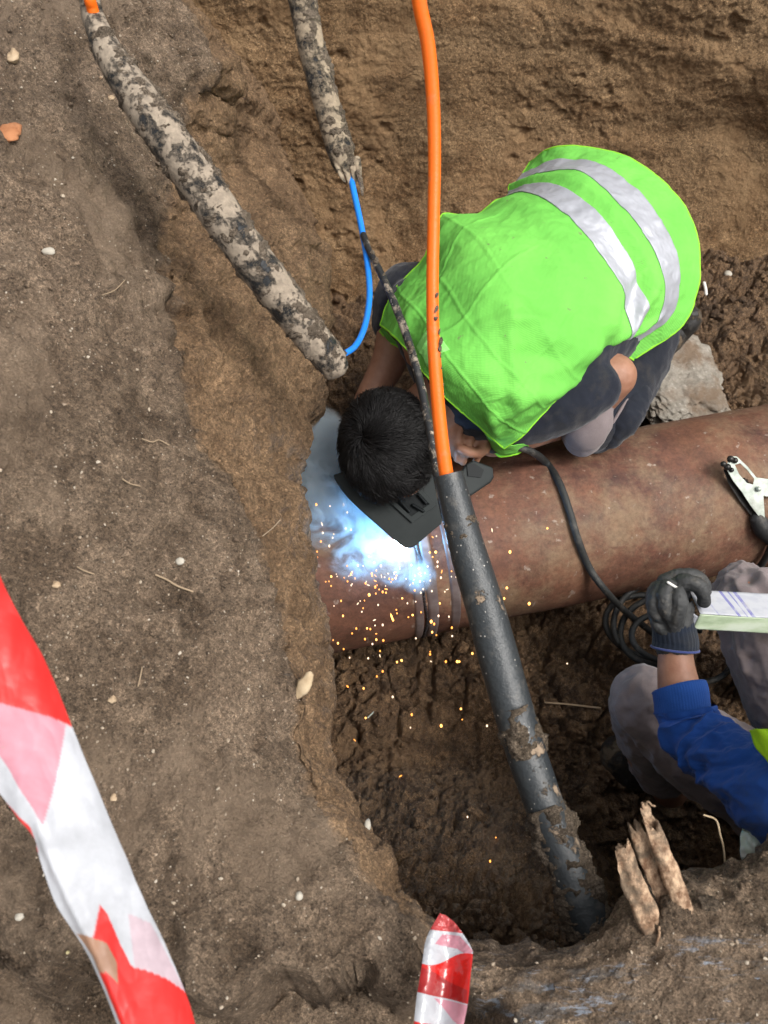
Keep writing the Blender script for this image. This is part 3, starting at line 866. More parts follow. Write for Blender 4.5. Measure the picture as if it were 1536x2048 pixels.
# ================================================================== SMALL THINGS LYING ABOUT
def lump(name, px, py, t, r, mat, label, cat, amp=.3, sq=(1, 1, 1), group=None, seed=0, fine=0, sub=3):
    bm = bmesh.new(); bmesh.ops.create_icosphere(bm, subdivisions=sub, radius=1)
    V = np.array([v.co[:] for v in bm.verts]); F = np.array([[v.index for v in f.verts] for f in bm.faces]); bm.free()
    V = V * (1 + amp * fbm(V + seed * 3.1, 1.1, 3, seed) + fine * fbm(V, 6, 3, seed))[:, None] * np.array(sq) * r
    c = P(px, py, t)
    o = obj(name, V + c, F, mat, origin=c)
    return meta(o, label, cat, group)
k = NT('concrete')
_n = k.noise(40, 7, .72); _m = k.noise(9, 5, .6); _v = k.voro(70).outputs['Distance']
_c = k.mix(k.ramp(_n, [(.3, 0), (.7, 1)]), (.20, .175, .14), (.42, .385, .33))
_c = k.mix(k.ramp(_v, [(.1, .5), (.25, 0)]), _c, (.5, .47, .42))
_c = k.mix(k.ramp(_m, [(.46, 0), (.62, .85)]), _c, (.19, .13, .085))
M_conc = k.done(_c, .9, k.bump(_n, .8, .012), .2)
c0 = PZ(1350, 775, .22)
lump('concrete_lump', 1358, 772, float(np.dot(c0 - [0, 0, 2], [0, _cp, -_sp])), .125, M_conc, 'rough flat grey lump of old concrete behind the pipe beside the kneeling welder', 'concrete', .45, (1.0, 1.35, .30), seed=4, fine=.12, sub=6)
def on_bank(px, py):
    """t where the sight line meets the bank sheet"""
    r = ray(px, py); B = BV[:, :].reshape(-1, 3) - [0, 0, CAM_H]
    t = B @ np.array([0, _cp, -_sp])
    qx = B[:, 0] / t - r[0]; qv = (B @ np.array([0, _sp, _cp])) / t - (1024 - py) / _f
    d = qx * qx + qv * qv
    m = d < (6 / _f) ** 2
    m &= t > .2
    return float(t[m].min()) if m.any() else 1.2
M_peb = NT('white_pebble').done((.42, .385, .32), .7)
M_tan = NT('tan_stone'); M_tan = M_tan.done(M_tan.ramp(M_tan.noise(40, 4, .6), [(.3, (.32, .22, .13)), (.7, (.50, .38, .25))]), .8)
M_brick = NT('brick_crumb'); M_brick = M_brick.done(M_brick.ramp(M_brick.noise(40, 5, .6), [(.3, (.30, .11, .04)), (.7, (.45, .20, .09))]), .9)
for px, py, r, mt, lb, sq in (
        (97, 503, 12, M_peb, 'smooth white pebble on the upper left bank', (1.1, .8, .6)),
        (598, 1792, 8, M_peb, 'round white pebble low on the bank left of the striped tape stub', (1, 1, .9)),
        (735, 1650, 9, M_peb, 'pale pebble right on the lip of the left bank', (.8, 1.3, .7)),
        (27, 112, 15, M_tan, 'tan stone near the top left corner', (.8, 1.4, .6)),
        (222, 195, 6, M_tan, 'small tan stone beside the muddy duct top', (1, 1, .6)),
        (18, 268, 22, M_brick, 'orange brick fragment at the left edge', (1.1, 1.2, .4)),
        (113, 1170, 8, M_tan, 'square tan chip right of the striped tape top', (1, 1, .7)),
        (360, 1122, 9, M_peb, 'grey white stone mid way on the left bank', (1, 1, .7)),
        (225, 1398, 8, M_tan, 'yellowish stone right of the tape red stripe', (1, 1, .7)),
        (228, 1594, 9, M_tan, 'yellowish stone right of the white part of the tape', (1, .9, .7)),
        (39, 1633 + 200, 9, M_peb, 'grey pebble left of the tape low down', (1, 1, .7)),
        (18, 475, 7, M_peb, 'small whitish pebble at left edge above the brick fragment', (1, 1, .8)),
        (448, 1160, 12, M_bank, 'dark clod with a crack on the left bank', (.8, 1.5, .6)),
        (1418, 1806, 17, M_mud, 'rounded brown clod half sunk in the near bank right of the broken post', (1.2, .8, .5))):
    t = on_bank(px, py)
    lump('stone' if mt is not M_peb else 'pebble', px, py, t - r * .05 * t / _f, r * t / _f, mt, lb, 'stone', .2 if mt is M_peb else .55, sq, seed=int(px) % 37, sub=3, fine=0 if mt is M_peb else .22)
M_bone = NT('pale_wood_chip'); M_bone = M_bone.done(M_bone.ramp(M_bone.noise(50, 4, .6, stretch=(1, 1, .2)), [(.3, (.36, .26, .15)), (.7, (.55, .43, .28))]), .8)
t = on_bank(606, 1375)
V, F = tube_geo(pts_t([(618, 1350, t - .012), (608, 1372, t - .014), (590, 1394, t - .010)]), [.006, .011, .004], 16, 8, flat=.4, disp=lambda V, L, th: .003 * fbm(V, 90, 3, 5))
meta(obj('wood_chip', V, F, M_bone, origin=P(606, 1375, t)), 'pale tan wood chip stuck in the edge of the left bank', 'wood chip')
M_root = NT('dry_root').done((.30, .22, .14), .9)
M_grass = NT('dry_grass').done((.45, .38, .2), .8)
for rows, w, lb in (([(640, 110), (652, 116), (664, 112), (682, 121)], .0, ''),
        ([(312, 1150), (335, 1160), (355, 1172), (385, 1183)], 2.2, 'long pale root lying across the middle of the left bank'),
        ([(155, 1134), (170, 1142), (188, 1148)], 1.6, 'short thin root right of the top of the tape'),
        ([(284, 1335), (281, 1352), (276, 1372)], 1.4, 'thin upright rootlet on the left bank right of the tape'),
        ([(285, 878), (305, 884), (318, 880), (338, 890)], 1.5, 'fine root high on the left bank below the muddy duct'),
        ([(245, 958), (262, 968), (280, 972)], 1.3, 'fine curved root on the middle left bank'),
        ([(525, 1072), (545, 1056), (560, 1040)], 1.6, 'rootlet sticking from the left bank rim beside the smoke'),
        ([(177, 1868), (160, 1888), (135, 1905)], 3.0, 'pale straw blade on the bank left of the tape foot'),
        ([(205, 590), (230, 580), (250, 560)], 1.2, 'hair thin root in the upper left bank')):
    if w == 0: continue
    pr = []
    for x, y in rows:
        t = on_bank(x, y); pr.append((x, y, t - .006))
    V, F = tube_geo(pts_t(pr), w * 1.15 / _f, 20, 6)
    meta(obj('root' if w < 2.9 else 'straw', V, F, M_root if w < 2.9 else M_grass, origin=P(*pr[1])), lb, 'root' if w < 2.9 else 'straw')
# bits on the trench floor
def floor_t(px, py):
    z = 0.03
    for _ in range(6):
        p = PZ(px, py, z); z = float(floor_h(p[0], p[1])) + .012
    return float(np.dot(PZ(px, py, z) - [0, 0, CAM_H], [0, _cp, -_sp]))
M_white = NT('white_paper').done((.75, .73, .68), .7)
for rows, w, mt, nm, lb, ct in (
        ([(1408, 566), (1411, 578), (1412, 588)], 3.4, M_white, 'cigarette_end', 'white cigarette end on the earth right of the green vest', 'cigarette end'),
        ([(733, 1438), (748, 1423), (762, 1408)], 1.5, M_zinc, 'electrode_stub', 'thin grey electrode stub lying on the dark trench floor', 'electrode'),
        ([(1090, 1405), (1130, 1408), (1165, 1412), (1200, 1416)], 2.2, M_root, 'root', 'long thin root on the floor below the pipe right of the black duct', 'root'),
        ([(1408, 1630), (1432, 1640), (1440, 1668), (1447, 1695), (1450, 1724)], 2.0, M_bone, 'root', 'pale crooked rootlet hanging over the dark hollow at lower right', 'root')):
    tt = floor_t(*rows[1]) if rows[0][1] < 1600 else 1.16
    V, F = tube_geo(pts_t([(x, y, (floor_t(x, y) if rows[0][1] < 1600 else 1.16) - .006) for x, y in rows]), w * tt / _f, 24, 8)
    meta(obj(nm, V, F, mt, origin=P(*rows[1], tt)), lb, ct)
lump('pebble', 1456, 548, floor_t(1456, 548), .014, M_peb, 'grey pebble on the earth at right above the crack', 'stone', .2, (1, 1, .7), seed=3, sub=2)

# ================================================================== BROKEN POST
k = NT('splintered_wood')
_g = k.noise(22, 6, .65, stretch=(3.5, 3.5, .35)); _s = k.noise(16, 6, .7, offset=(2, 5, 1)); _f2 = k.noise(80, 5, .7)
_c = k.mix(k.ramp(_g, [(.40, 0), (.62, 1)]), (.17, .095, .055), (.54, .375, .245))
_c = k.mix(k.ramp(_s, [(.50, 0), (.60, .9)]), _c, (.13, .095, .065))
_c = k.mix(1.0, _c, k.ramp(_f2, [(.3, .75), (.7, 1.2)]), 'MULTIPLY')
M_splint = k.done(_c, .8, k.bump(k.math('ADD', _g, _f2), .6, .006), .25)
post = empty('broken_post', P(1300, 1850, 1.02), 'stump of splintered pale wooden post standing in the near bank', 'post')
def splinter(rows, w, th, jag, seed):
    """rows px,py,t base to tip; ragged torn tip, plank-like section"""
    pts = pts_t(rows)
    V, F = tube_geo(pts, np.array(w) * rows[0][2] / _f / 2, 60, 28, caps=False)
    V = V.reshape(-1, 28, 3)
    C = V.mean(1, keepdims=True)
    # flatten towards a plank and roughen
    nrm = np.array([0, -.5, .85]); ax = pts[-1] - pts[0]; ax /= np.linalg.norm(ax); nrm -= ax * np.dot(nrm, ax); nrm /= np.linalg.norm(nrm)
    rel = V - C; comp = (rel @ nrm)[..., None] * nrm
    V = C + (rel - comp) + comp * th
    lat = np.cross(ax, nrm)
    u = (rel @ lat)
    rough = .0060 * fbm(V * 1.0 - (V @ ax)[..., None] * ax * .90, 75, 3, seed, True)
    V = V + nrm * rough[..., None] + lat * (.0016 * fbm(V, 60, 2, seed + 2))[..., None]
    # torn fibres: each lengthwise strip ends where it broke
    s = np.linspace(0, 1, len(V))[:, None]
    j = fbm(np.stack([u[30] * 130, 0 * u[30] + seed, 0 * u[30]], -1), 1.0, 3, seed)
    V = V + ax * (jag * (np.maximum(j, -.6) + .0)[None] * sstep(.6, 1, s))[..., None]
    e = V[-1].mean(0); V = np.concatenate([V, (e + (V[-1:] - e) * .35 - ax * .008)], 0)
    b = V[0].mean(0)
    return V.reshape(-1, 3), grid_faces(len(V), 28, True)
for rows, w, th, jag, sd_ in (
        ([(1318, 1890, 1.000), (1290, 1820, 0.990), (1262, 1755, 0.980), (1244, 1690, 0.970)], [42, 48, 46, 32], .40, .022, 3),
        ([(1352, 1850, 1.015), (1318, 1770, 1.005), (1290, 1710, 0.995), (1268, 1650, 0.985)], [32, 34, 34, 28], .5, .026, 8),
        ([(1378, 1850, 1.000), (1352, 1775, 0.990), (1326, 1710, 0.980), (1304, 1650, 0.970)], [38, 38, 36, 30], .7, .018, 13),
        ([(1312, 1665, 0.977), (1298, 1640, 0.973), (1290, 1618, 0.971), (1284, 1608, 0.969)], [20, 22, 20, 12], .3, .014, 21)):
    V, F = splinter(rows, w, th, jag, sd_)
    obj('splinter', V, F, M_splint, post)
tube('fibre', pts_t([(1290, 1612, 0.970), (1296, 1603, 0.968), (1303, 1610, 0.968), (1309, 1612, 0.968)]), .0013, M_splint, post, n=16, seg=5)
tube('fibre', pts_t([(1318, 1855, 0.985), (1318, 1870, 0.983), (1312, 1890, 0.981)]), .0018, M_splint, post, n=16, seg=5)
for i, (x, y, r) in enumerate(((1345, 1815, 26), (1362, 1835, 28), (1328, 1842, 24), (1380, 1850, 26), (1300, 1885, 22), (1350, 1862, 30), (1318, 1905, 24))):
    t = 0.995
    V = IV2 * (r * t / _f) * (1 + .3 * fbm(IV2 + i, 1.5, 2, i))[:, None] + P(x, y, t)
    bm_ = bmesh.new()
    o = lump('mud_clod', x, y, t, r * t / _f, M_bank, None, None, .35, (1, 1, .8), seed=i + 50, fine=.2, sub=4)
    o.location = tuple(np.array(o.location) - worldloc(post)); o.parent = post

# ================================================================== PEOPLE: materials
k = NT('skin')
_n = k.noise(26, 5, .6); _f2 = k.noise(160, 4, .7); _m = k.noise(9, 5, .65, offset=(3, 3, 3))
_c = k.mix(k.ramp(_n, [(.3, 0), (.7, 1)]), (.27, .125, .075), (.41, .215, .14))
_c = k.mix(k.ramp(_m, [(.56, 0), (.68, .45)]), _c, (.17, .11, .075))
M_skin = k.done(_c, .5, k.bump(_f2, .25, .002), .4, Subsurface_Weight=.12, Subsurface_Scale=.01)
M_skin.node_tree.nodes['Principled BSDF'].inputs['Subsurface Radius'].default_value = (1, .35, .2)
def cloth(name, c, c2=None, rough=.85, weave=900, bumps=.25, dirt=None, sheen=.2):
    k = NT(name)
    n = k.noise(9, 4, .6); f2 = k.noise(weave, 2, .6); w = k.noise(38, 5, .65)
    col = k.mix(k.ramp(n, [(.35, 0), (.65, 1)]), c, c2 or tuple(x * .78 for x in c))
    if dirt:
        dn = k.noise(12, 7, .7, offset=(2, 7, 3)); col = k.mix(k.ramp(dn, [(.54, 0), (.70, .6)]), col, dirt)
    col = k.mix(1.0, col, k.ramp(f2, [(.3, .85), (.7, 1.12)]), 'MULTIPLY')
    return k.done(col, rough, k.bump(w, bumps, .004, k.bump(f2, .3, .001)), .2, Sheen_Weight=sheen)
M_navy = cloth('navy_cotton', (.014, .017, .028), dirt=(.05, .045, .04))
M_navytrouser = cloth('dark_navy_workwear', (.012, .015, .024), dirt=(.06, .05, .04))
M_grey = cloth('grey_workwear', (.215, .175, .175), (.165, .135, .135), dirt=(.13, .10, .08))
M_bluesw = cloth('royal_blue_sweatshirt', (.010, .060, .27), (.008, .045, .20), weave=1200, dirt=(.03, .05, .10), sheen=.1)
def vestmat(name, c1, c2):
    k = NT(name)
    n = k.noise(5, 5, .6); w = k.noise(34, 6, .65)
    x = k.n('ShaderNodeTexWave', wave_type='BANDS', bands_direction='X'); x.inputs['Scale'].default_value = 130; x.inputs['Distortion'].default_value = .3; k.link(k.co, x.inputs[0])
    y = k.n('ShaderNodeTexWave', wave_type='BANDS', bands_direction='Y'); y.inputs['Scale'].default_value = 130; y.inputs['Distortion'].default_value = .3; k.link(k.co, y.inputs[0])
    wv = k.math('MULTIPLY', x.outputs['Fac'], y.outputs['Fac'])
    col = k.mix(k.ramp(n, [(.38, 0), (.62, 1)]), c1, c2)
    col = k.mix(1.0, col, k.ramp(wv, [(.0, .86), (.6, 1.08)]), 'MULTIPLY')
    col = k.mix(k.ramp(k.noise(7, 7, .72, offset=(2, 7, 3)), [(.56, 0), (.74, .45)]), col, (.13, .33, .07))
    col = k.mix(k.ramp(k.noise(46, 4, .6, offset=(2, 1, 3)), [(.68, 0), (.72, .6)]), col, (.16, .16, .09))
    b = k.bump(w, .35, .005); b = k.bump(wv, .35, .0012, b)
    return k.done(col, .75, b, .2)
M_vest = vestmat('fluorescent_green_mesh', (.20, .62, .10), (.155, .52, .08))
M_vestY = cloth('fluorescent_yellow_edge', (.30, .72, .04), (.26, .64, .04), rough=.7, weave=1500, bumps=.1, sheen=0)
M_vestlab = cloth('pale_green_label', (.30, .80, .20), rough=.6, sheen=0)
k = NT('silver_reflective_tape')
_n = k.noise(18, 4, .6); _f2 = k.voro(900).outputs['Distance']
M_refl = k.done(k.ramp(_n, [(.3, (.33, .34, .37)), (.7, (.43, .44, .48))]), .45, k.bump(_n, .2, .004), .5, .25)
M_boot = muddy('muddy_black_boot', (.02, .019, .018), .5, .50, scale=16, mud=(.13, .095, .06), speck=False)
M_eye = NT('eye_white').done((.8, .78, .74), .25)
M_hairmat = NT('black_hair').done((.010, .009, .009), .5, None, .28)

def blobtube(rows, r, **kw):
    """rows of world points"""
    return tube_geo(np.array(rows), r, kw.pop('n', 30), kw.pop('seg', 20), **kw)

def head_geo(c, up, face, s=1.0):
    """skull, jaw, nose, brow, ears, as overlapping masses; returns geos and eye centres"""
    up = np.array(up, float); up /= np.linalg.norm(up)
    fc = np.array(face, float); fc -= up * np.dot(fc, up); fc /= np.linalg.norm(fc)
    sd_ = np.cross(fc, up)
    B = np.stack([sd_, fc, up], 0)
    def L(x, y, z): return np.array(c) + s * (np.array([x, y, z]) @ B)
    def ell(ctr, r):
        V, F = sphere_geo((0, 0, 0), r, 28, 18); return (V * s) @ B + L(*ctr), F
    g = [ell((0, -.008, .020), (.074, .094, .082)), ell((0, .030, -.020), (.060, .060, .070)),
         ell((0, .040, -.075), (.042, .045, .036)), ell((0, .072, -.092), (.020, .018, .016)),
         ell((0, .085, -.022), (.012, .020, .013)), ell((.0, .082, -.004), (.009, .014, .022)),
         ell((0, .078, .018), (.050, .016, .010)), ell((0, .082, -.058), (.022, .012, .006)), ell((0, .080, -.068), (.018, .012, .006)),
         ell((.036, .062, -.020), (.020, .018, .016)), ell((-.036, .062, -.020), (.020, .018, .016)),
         ell((.079, -.002, -.012), (.009, .018, .032)), ell((-.079, -.002, -.012), (.009, .018, .032))]
    eyes = [L(.031, .078, .000), L(-.031, .078, .000)]
    return g, eyes, L, B

def finger(rows, r0, r1):
    return tube_geo(np.array(rows), np.linspace(r0, r1, len(rows)), 18, 12)

# ================================================================== THE WELDER
W = empty('person', P(1250, 760, 2.25) * [1, 1, 0] + [0, 0, .2], 'kneeling welder in bright green safety vest bending over the pipe, head down', 'person')
hc = P(778, 902, 1.640)
up_w = (np.array([0, 0, CAM_H]) - hc); up_w /= np.linalg.norm(up_w)
up_w = up_w + np.array([-.10, .02, .0])
arc_p = P(806, 1100, 1.70)
hg, eyes, LH, BH = head_geo(hc, up_w, arc_p - hc + np.array([.02, -.25, 0]), 1.05)
body = list(hg)
Q = lambda x, y, t: P(x, y, t)
# neck and trunk
body.append(blobtube([Q(820, 850, 1.70), Q(880, 800, 1.70), Q(960, 740, 1.69)], [.058, .062, .085]))
spineC = [(930, 760, 1.70), (1000, 690, 1.69), (1085, 610, 1.715), (1175, 560, 1.82), (1245, 545, 2.0)]
for off, tt in (((-52, -72), .05), ((0, 0), 0), ((50, 62), .02)):
    body.append(blobtube([Q(x + off[0] * (1 if i else .6), y + off[1] * (1 if i else .6), t + tt) for i, (x, y, t) in enumerate(spineC)], [.085, .108, .112, .110, .085 if off[0] else .12]))
# shoulders
body.append(blobtube([Q(835, 610, 1.80), Q(880, 700, 1.74), Q(970, 800, 1.70), Q(1030, 830, 1.70)], [.058, .075, .075, .055]))
# left arm: shoulder - elbow - wrist
LA = [Q(1035, 830, 1.71), Q(1130, 800, 1.70), Q(1215, 752, 1.70)]
LF = [Q(1228, 752, 1.70), Q(1170, 815, 1.79), Q(1070, 862, 1.80), Q(985, 888, 1.76)]
body.append(blobtube(LA, [.052, .050, .046]))
body.append(blobtube(LF, [.047, .044, .036, .029]))
# right arm
RA = [Q(840, 590, 1.82), Q(800, 600, 1.86), Q(788, 655, 1.88)]
RF = [Q(790, 668, 1.87), Q(775, 730, 1.86), Q(735, 800, 1.84), Q(716, 850, 1.82)]
body.append(blobtube(RA, [.052, .050, .044]))
body.append(blobtube(RF, [.042, .040, .030, .029]))
# hands. left hand holds the shield handle: palm (930, 880)
palm = [Q(985, 888, 1.752), Q(955, 880, 1.735), Q(925, 862, 1.722), Q(912, 845, 1.715)]
body.append(blobtube(palm, [.027, .034, .034, .026], flat=.8))
hg2 = [([(915, 825, 1.70), (905, 855, 1.685), (902, 885, 1.69), (905, 905, 1.71)], .0115, .0085),
       ([(930, 832, 1.70), (917, 860, 1.68), (914, 892, 1.685), (914, 918, 1.705)], .0118, .0088),
       ([(950, 850, 1.71), (938, 880, 1.69), (930, 905, 1.695), (926, 925, 1.71)], .0112, .0085),
       ([(972, 868, 1.72), (965, 893, 1.705), (955, 915, 1.71), (950, 926, 1.725)], .0100, .0078),
       ([(975, 893, 1.725), (958, 905, 1.70), (938, 905, 1.68), (920, 897, 1.675)], .0125, .0100)]
for rows, a, b in hg2:
    body.append(finger([Q(*r) for r in rows], a, b))
# right hand under the head round the electrode holder
rp = [Q(716, 850, 1.82), Q(722, 885, 1.81), Q(735, 915, 1.80)]
body.append(blobtube(rp, [.028, .036, .034], flat=.75))
for i in range(4):
    bx, by = 728 + 9 * i, 925 - 6 * i
    body.append(finger([Q(bx - 8, by, 1.785), Q(bx + 2, by + 24, 1.765), Q(bx + 22, by + 30, 1.775), Q(bx + 30, by + 16, 1.795)], .0108, .0085))
body.append(finger([Q(742, 890, 1.79), Q(762, 905, 1.765), Q(768, 930, 1.755)], .0125, .010))
# legs: left knee on the pipe; right leg behind
LT = [Q(1275, 590, 1.98), Q(1262, 690, 1.90), Q(1225, 790, 1.84), Q(1188, 846, 1.81)]
LS = [Q(1190, 850, 1.83), Q(1240, 800, 1.98), Q(1285, 740, 2.12), Q(1310, 700, 2.20)]
RT = [Q(1180, 470, 1.98), Q(1080, 520, 2.05), Q(980, 570, 2.09), Q(900, 600, 2.10)]
RS = [Q(900, 610, 2.12), Q(960, 600, 2.25), Q(1050, 560, 2.32)]
for rows, r in ((LT, [.105, .085, .068, .056]), (LS, [.056, .058, .05, .04]), (RT, [.10, .085, .07, .062]), (RS, [.06, .055, .045])):
    body.append(blobtube(rows, r))
blob('body', body, .0042, 5, M_skin, W)
for e in eyes:
    V, F = sphere_geo(e, .0125, 16, 12); obj('eye', V, F, M_eye, W)

# ---- hair: scalp cap and thousands of short strands turning round the crown
def hair(LH, s, parent, whorl, seed, n=9500, ln=.032, mat=M_hairmat):
    r = np.random.default_rng(seed)
    R = np.array([.0755, .0955, .0835]); C0 = np.array([0, -.008, .020])
    # cap
    ph = np.linspace(.0, 1.0, 40)[:, None]; th = np.linspace(0, 2 * np.pi, 64, endpoint=False)[None]
    zmin = lambda th: -.15 + .75 * sstep(.45, .95, np.sin(th))      # hair line: forehead high, nape low
    top = np.pi / 2 - np.arcsin(np.clip(zmin(th), -.99, .99))
    a = ph * top + .0001
    D = np.stack([np.sin(a) * np.cos(th), np.sin(a) * np.sin(th), np.cos(a)], -1)
    V = C0 + D * R * 1.02
    Vw = np.array([LH(*p) for p in V.reshape(-1, 3)])
    cap = (Vw, grid_faces(40, 64, True))
    # strands
    u = r.random(n); t_ = r.random(n) * 2 * np.pi
    zc = 1 - u * (1 - zmin(t_)); q = np.sqrt(np.clip(1 - zc * zc, 0, 1))
    D = np.stack([q * np.cos(t_), q * np.sin(t_), zc], 1)
    w = np.array(whorl, float); w /= np.linalg.norm(w)
    away = D - w * (D @ w)[:, None]
    away -= D * np.einsum('ij,ij->i', away, D)[:, None]
    dist = np.linalg.norm(away, axis=1, keepdims=True)
    away /= np.maximum(dist, 1e-3)
    swirl = np.cross(D, away)
    k_ = 1.0 * np.exp(-np.arccos(np.clip(D @ w, -1, 1)) / .55)[:, None]
    tang = away + swirl * (k_ + .25) + r.normal(size=(n, 3)) * .24
    clump = perlin(D * 6, 4)[:, None] * 1.5
    tang = tang + swirl * clump + np.array([.12, .32, 0])
    tang -= D * np.einsum('ij,ij->i', tang, D)[:, None]
    tang /= np.linalg.norm(tang, axis=1, keepdims=True)
    L = ln * (0.7 + .6 * r.random(n))[:, None]
    L = L * np.minimum(1, .45 + dist * 1.5)
    pts = []
    for q_ in (0, .33, .66, 1.0):
        lift = .0035 + .016 * q_ - .010 * q_ * q_ + (r.random(n)[:, None] * .007 * q_) + .014 * np.maximum(perlin(D * 6, 14)[:, None], -.3) * q_
        d_ = D * R * 1.0 + C0
        p = d_ + tang * L * q_
        rel = (p - C0) / R; rel /= np.linalg.norm(rel, axis=1, keepdims=True)
        pts.append(C0 + rel * R * 1.01 + rel * lift)
    pts = np.stack(pts, 1)                           # n,4,3
    side = np.cross(tang, D)
    wd = np.array([.0008, .0010, .0008, .00015])[None, :, None]
    A = pts + side[:, None] * wd; B2 = pts - side[:, None] * wd; Cc = pts + D[:, None] * wd * 1.2
    V = np.stack([A, B2, Cc], 2).reshape(-1, 3)       # n,4,3
    M = np.stack([LH(1, 0, 0) - LH(0, 0, 0), LH(0, 1, 0) - LH(0, 0, 0), LH(0, 0, 1) - LH(0, 0, 0)], 0)
    Vw2 = V @ M + LH(0, 0, 0)
    base = (np.arange(n) * 12)[:, None, None]
    q4 = []
    for i in range(3):
        for j in range(3):
            j2 = (j + 1) % 3
            q4.append([i * 3 + j, (i + 1) * 3 + j, (i + 1) * 3 + j2, i * 3 + j2])
    F = (np.array(q4)[None] + base).reshape(-1, 4)
    Vj, Fj = join_geo([cap, (Vw2, F)])
    return obj('hair', Vj, Fj, mat, parent)
M_scalphair = M_hairmat
hair(LH, 1.05, W, (.42, -.20, .88), 5, n=15000, ln=.036)

# ---- clothes
def sleeve(rows, r, mat, parent, name, fold=.004, seed=1, n=110, seg=60, freq=34, **kw):
    def dsp(V, L, th):
        f1 = fbm(np.stack([L * freq, np.sin(th) * .9, np.cos(th) * .9], -1), 1.0, 3, seed, True)
        f0 = fbm(V, 14, 3, seed + 3)
        return fold * (1.5 * f1 + 1.0 * f0) + fold * .3
    V, F = tube_geo(np.array(rows), r, n, seg, disp=dsp, **kw)
    return obj(name, V, F, mat, parent)
# T-shirt: one continuous piece over trunk and both short sleeves
sh = []
for off, tt in (((-52, -72), .05), ((0, 0), 0), ((50, 62), .02)):
    sh.append(blobtube([Q(x + off[0] * (1 if i else .6), y + off[1] * (1 if i else .6), t + tt) for i, (x, y, t) in enumerate(spineC[:4])], [.094, .116, .119, .115]))
sh.append(blobtube([Q(835, 610, 1.80), Q(880, 700, 1.75), Q(970, 800, 1.715), Q(1030, 830, 1.71)], [.066, .078, .078, .062]))
sh.append(blobtube([Q(1030, 832, 1.70), Q(1120, 805, 1.695), Q(1168, 780, 1.69), Q(1186, 772, 1.69)], [.064, .066, .062, .058]))
sh.append(blobtube([Q(845, 585, 1.83), Q(812, 585, 1.86), Q(790, 640, 1.88)], [.064, .064, .056]))
blob('t_shirt', sh, .005, 3, M_navy, W, disp=lambda p: .004 * fbm(p, 22, 3, 3, True) + .004 * fbm(p, 9, 2, 4))
# trousers: grey thighs and knees with dark panels
tr = [blobtube(LT, [.118, .098, .078, .064]), blobtube(LS, [.064, .066, .06, .05]), blobtube(RT, [.112, .095, .08, .072]), blobtube(RS, [.07, .065, .055]),
      blobtube([Q(1160, 490, 2.02), Q(1245, 530, 2.0), Q(1270, 590, 1.97)], [.11, .12, .11])]
blob('trousers', tr, .006, 3, M_navytrouser, W, disp=lambda p: .005 * fbm(p, 18, 3, 13, True) + .004 * fbm(p, 8, 2, 14))
V, F = tube_geo(np.array([Q(1195, 770, 1.775), Q(1180, 815, 1.755), Q(1172, 850, 1.75), Q(1165, 872, 1.775)]), [.040, .052, .054, .046], 60, 50,
                disp=lambda V, L, th: .004 * fbm(V, 16, 3, 6, True) + .003 * fbm(V, 9, 2, 5))
obj('grey_knee_panel', V, F, M_grey, W)['label'] = 'grey knee of the trousers resting on the pipe'
V, F = tube_geo(np.array([Q(1275, 790, 1.80), Q(1248, 838, 1.785), Q(1222, 872, 1.80)]), [.030, .036, .028], 40, 36,
                disp=lambda V, L, th: .006 * fbm(V, 30, 3, 8, True))
obj('knee_pad', V, F, M_navytrouser, W)
tube('trouser_piping', np.array([Q(1262, 760, 1.775), Q(1258, 790, 1.768), Q(1240, 822, 1.755), Q(1216, 860, 1.76)]), .0035, M_grey, W, n=30, seg=8)
def boot(rows, r, parent, mat=M_boot):
    V, F = tube_geo(np.array(rows), r, 40, 24, disp=lambda V, L, th: .003 * fbm(V, 30, 3, 4))
    return obj('boot', V, F, mat, parent)
boot([Q(1310, 700, 2.22), Q(1345, 660, 2.27), Q(1372, 640, 2.24)], [.045, .05, .042], W)
boot([Q(1050, 560, 2.34), Q(1090, 545, 2.36), Q(1120, 540, 2.36)], [.045, .05, .042], W)

# ---- the vest
VG = [
    [(1062, 325), (1108, 297), (1215, 299), (1322, 358), (1386, 450), (1397, 555), (1370, 643), (1266, 719)],
    [(1045, 350), (1122, 321), (1205, 332), (1292, 402), (1345, 488), (1358, 566), (1338, 632), (1243, 704)],
    [(1030, 368), (1098, 346), (1168, 350), (1250, 424), (1308, 508), (1326, 580), (1306, 640), (1233, 700)],
    [(1020, 385), (1072, 371), (1130, 380), (1205, 442), (1260, 522), (1283, 596), (1276, 655), (1225, 698)],
    [(1012, 395), (1050, 389), (1095, 404), (1165, 467), (1226, 548), (1252, 616), (1248, 660), (1208, 692)],
    [(950, 430), (990, 425), (1045, 462), (1100, 532), (1155, 612), (1190, 662), (1203, 688), (1186, 702)],
    [(881, 434), (915, 458), (965, 512), (1020, 590), (1070, 670), (1115, 735), (1143, 762), (1156, 748)],
    [(852, 512), (872, 560), (905, 612), (950, 672), (1000, 735), (1046, 790), (1080, 818), (1103, 810)],
    [(790, 580), (815, 612), (848, 652), (885, 705), (930, 765), (970, 815), (1012, 850), (1046, 866)],
    [(762, 650), (785, 668), (815, 700), (850, 745), (888, 790), (925, 822), (970, 862), (1008, 896)],
]
VT = [(1.93, 1.735, 1.755), (1.90, 1.69, 1.735), (1.885, 1.665, 1.72), (1.875, 1.645, 1.705), (1.865, 1.625, 1.69),
      (1.83, 1.545, 1.665), (1.79, 1.495, 1.635), (1.765, 1.475, 1.615), (1.775, 1.485, 1.615), (1.79, 1.535, 1.64)]
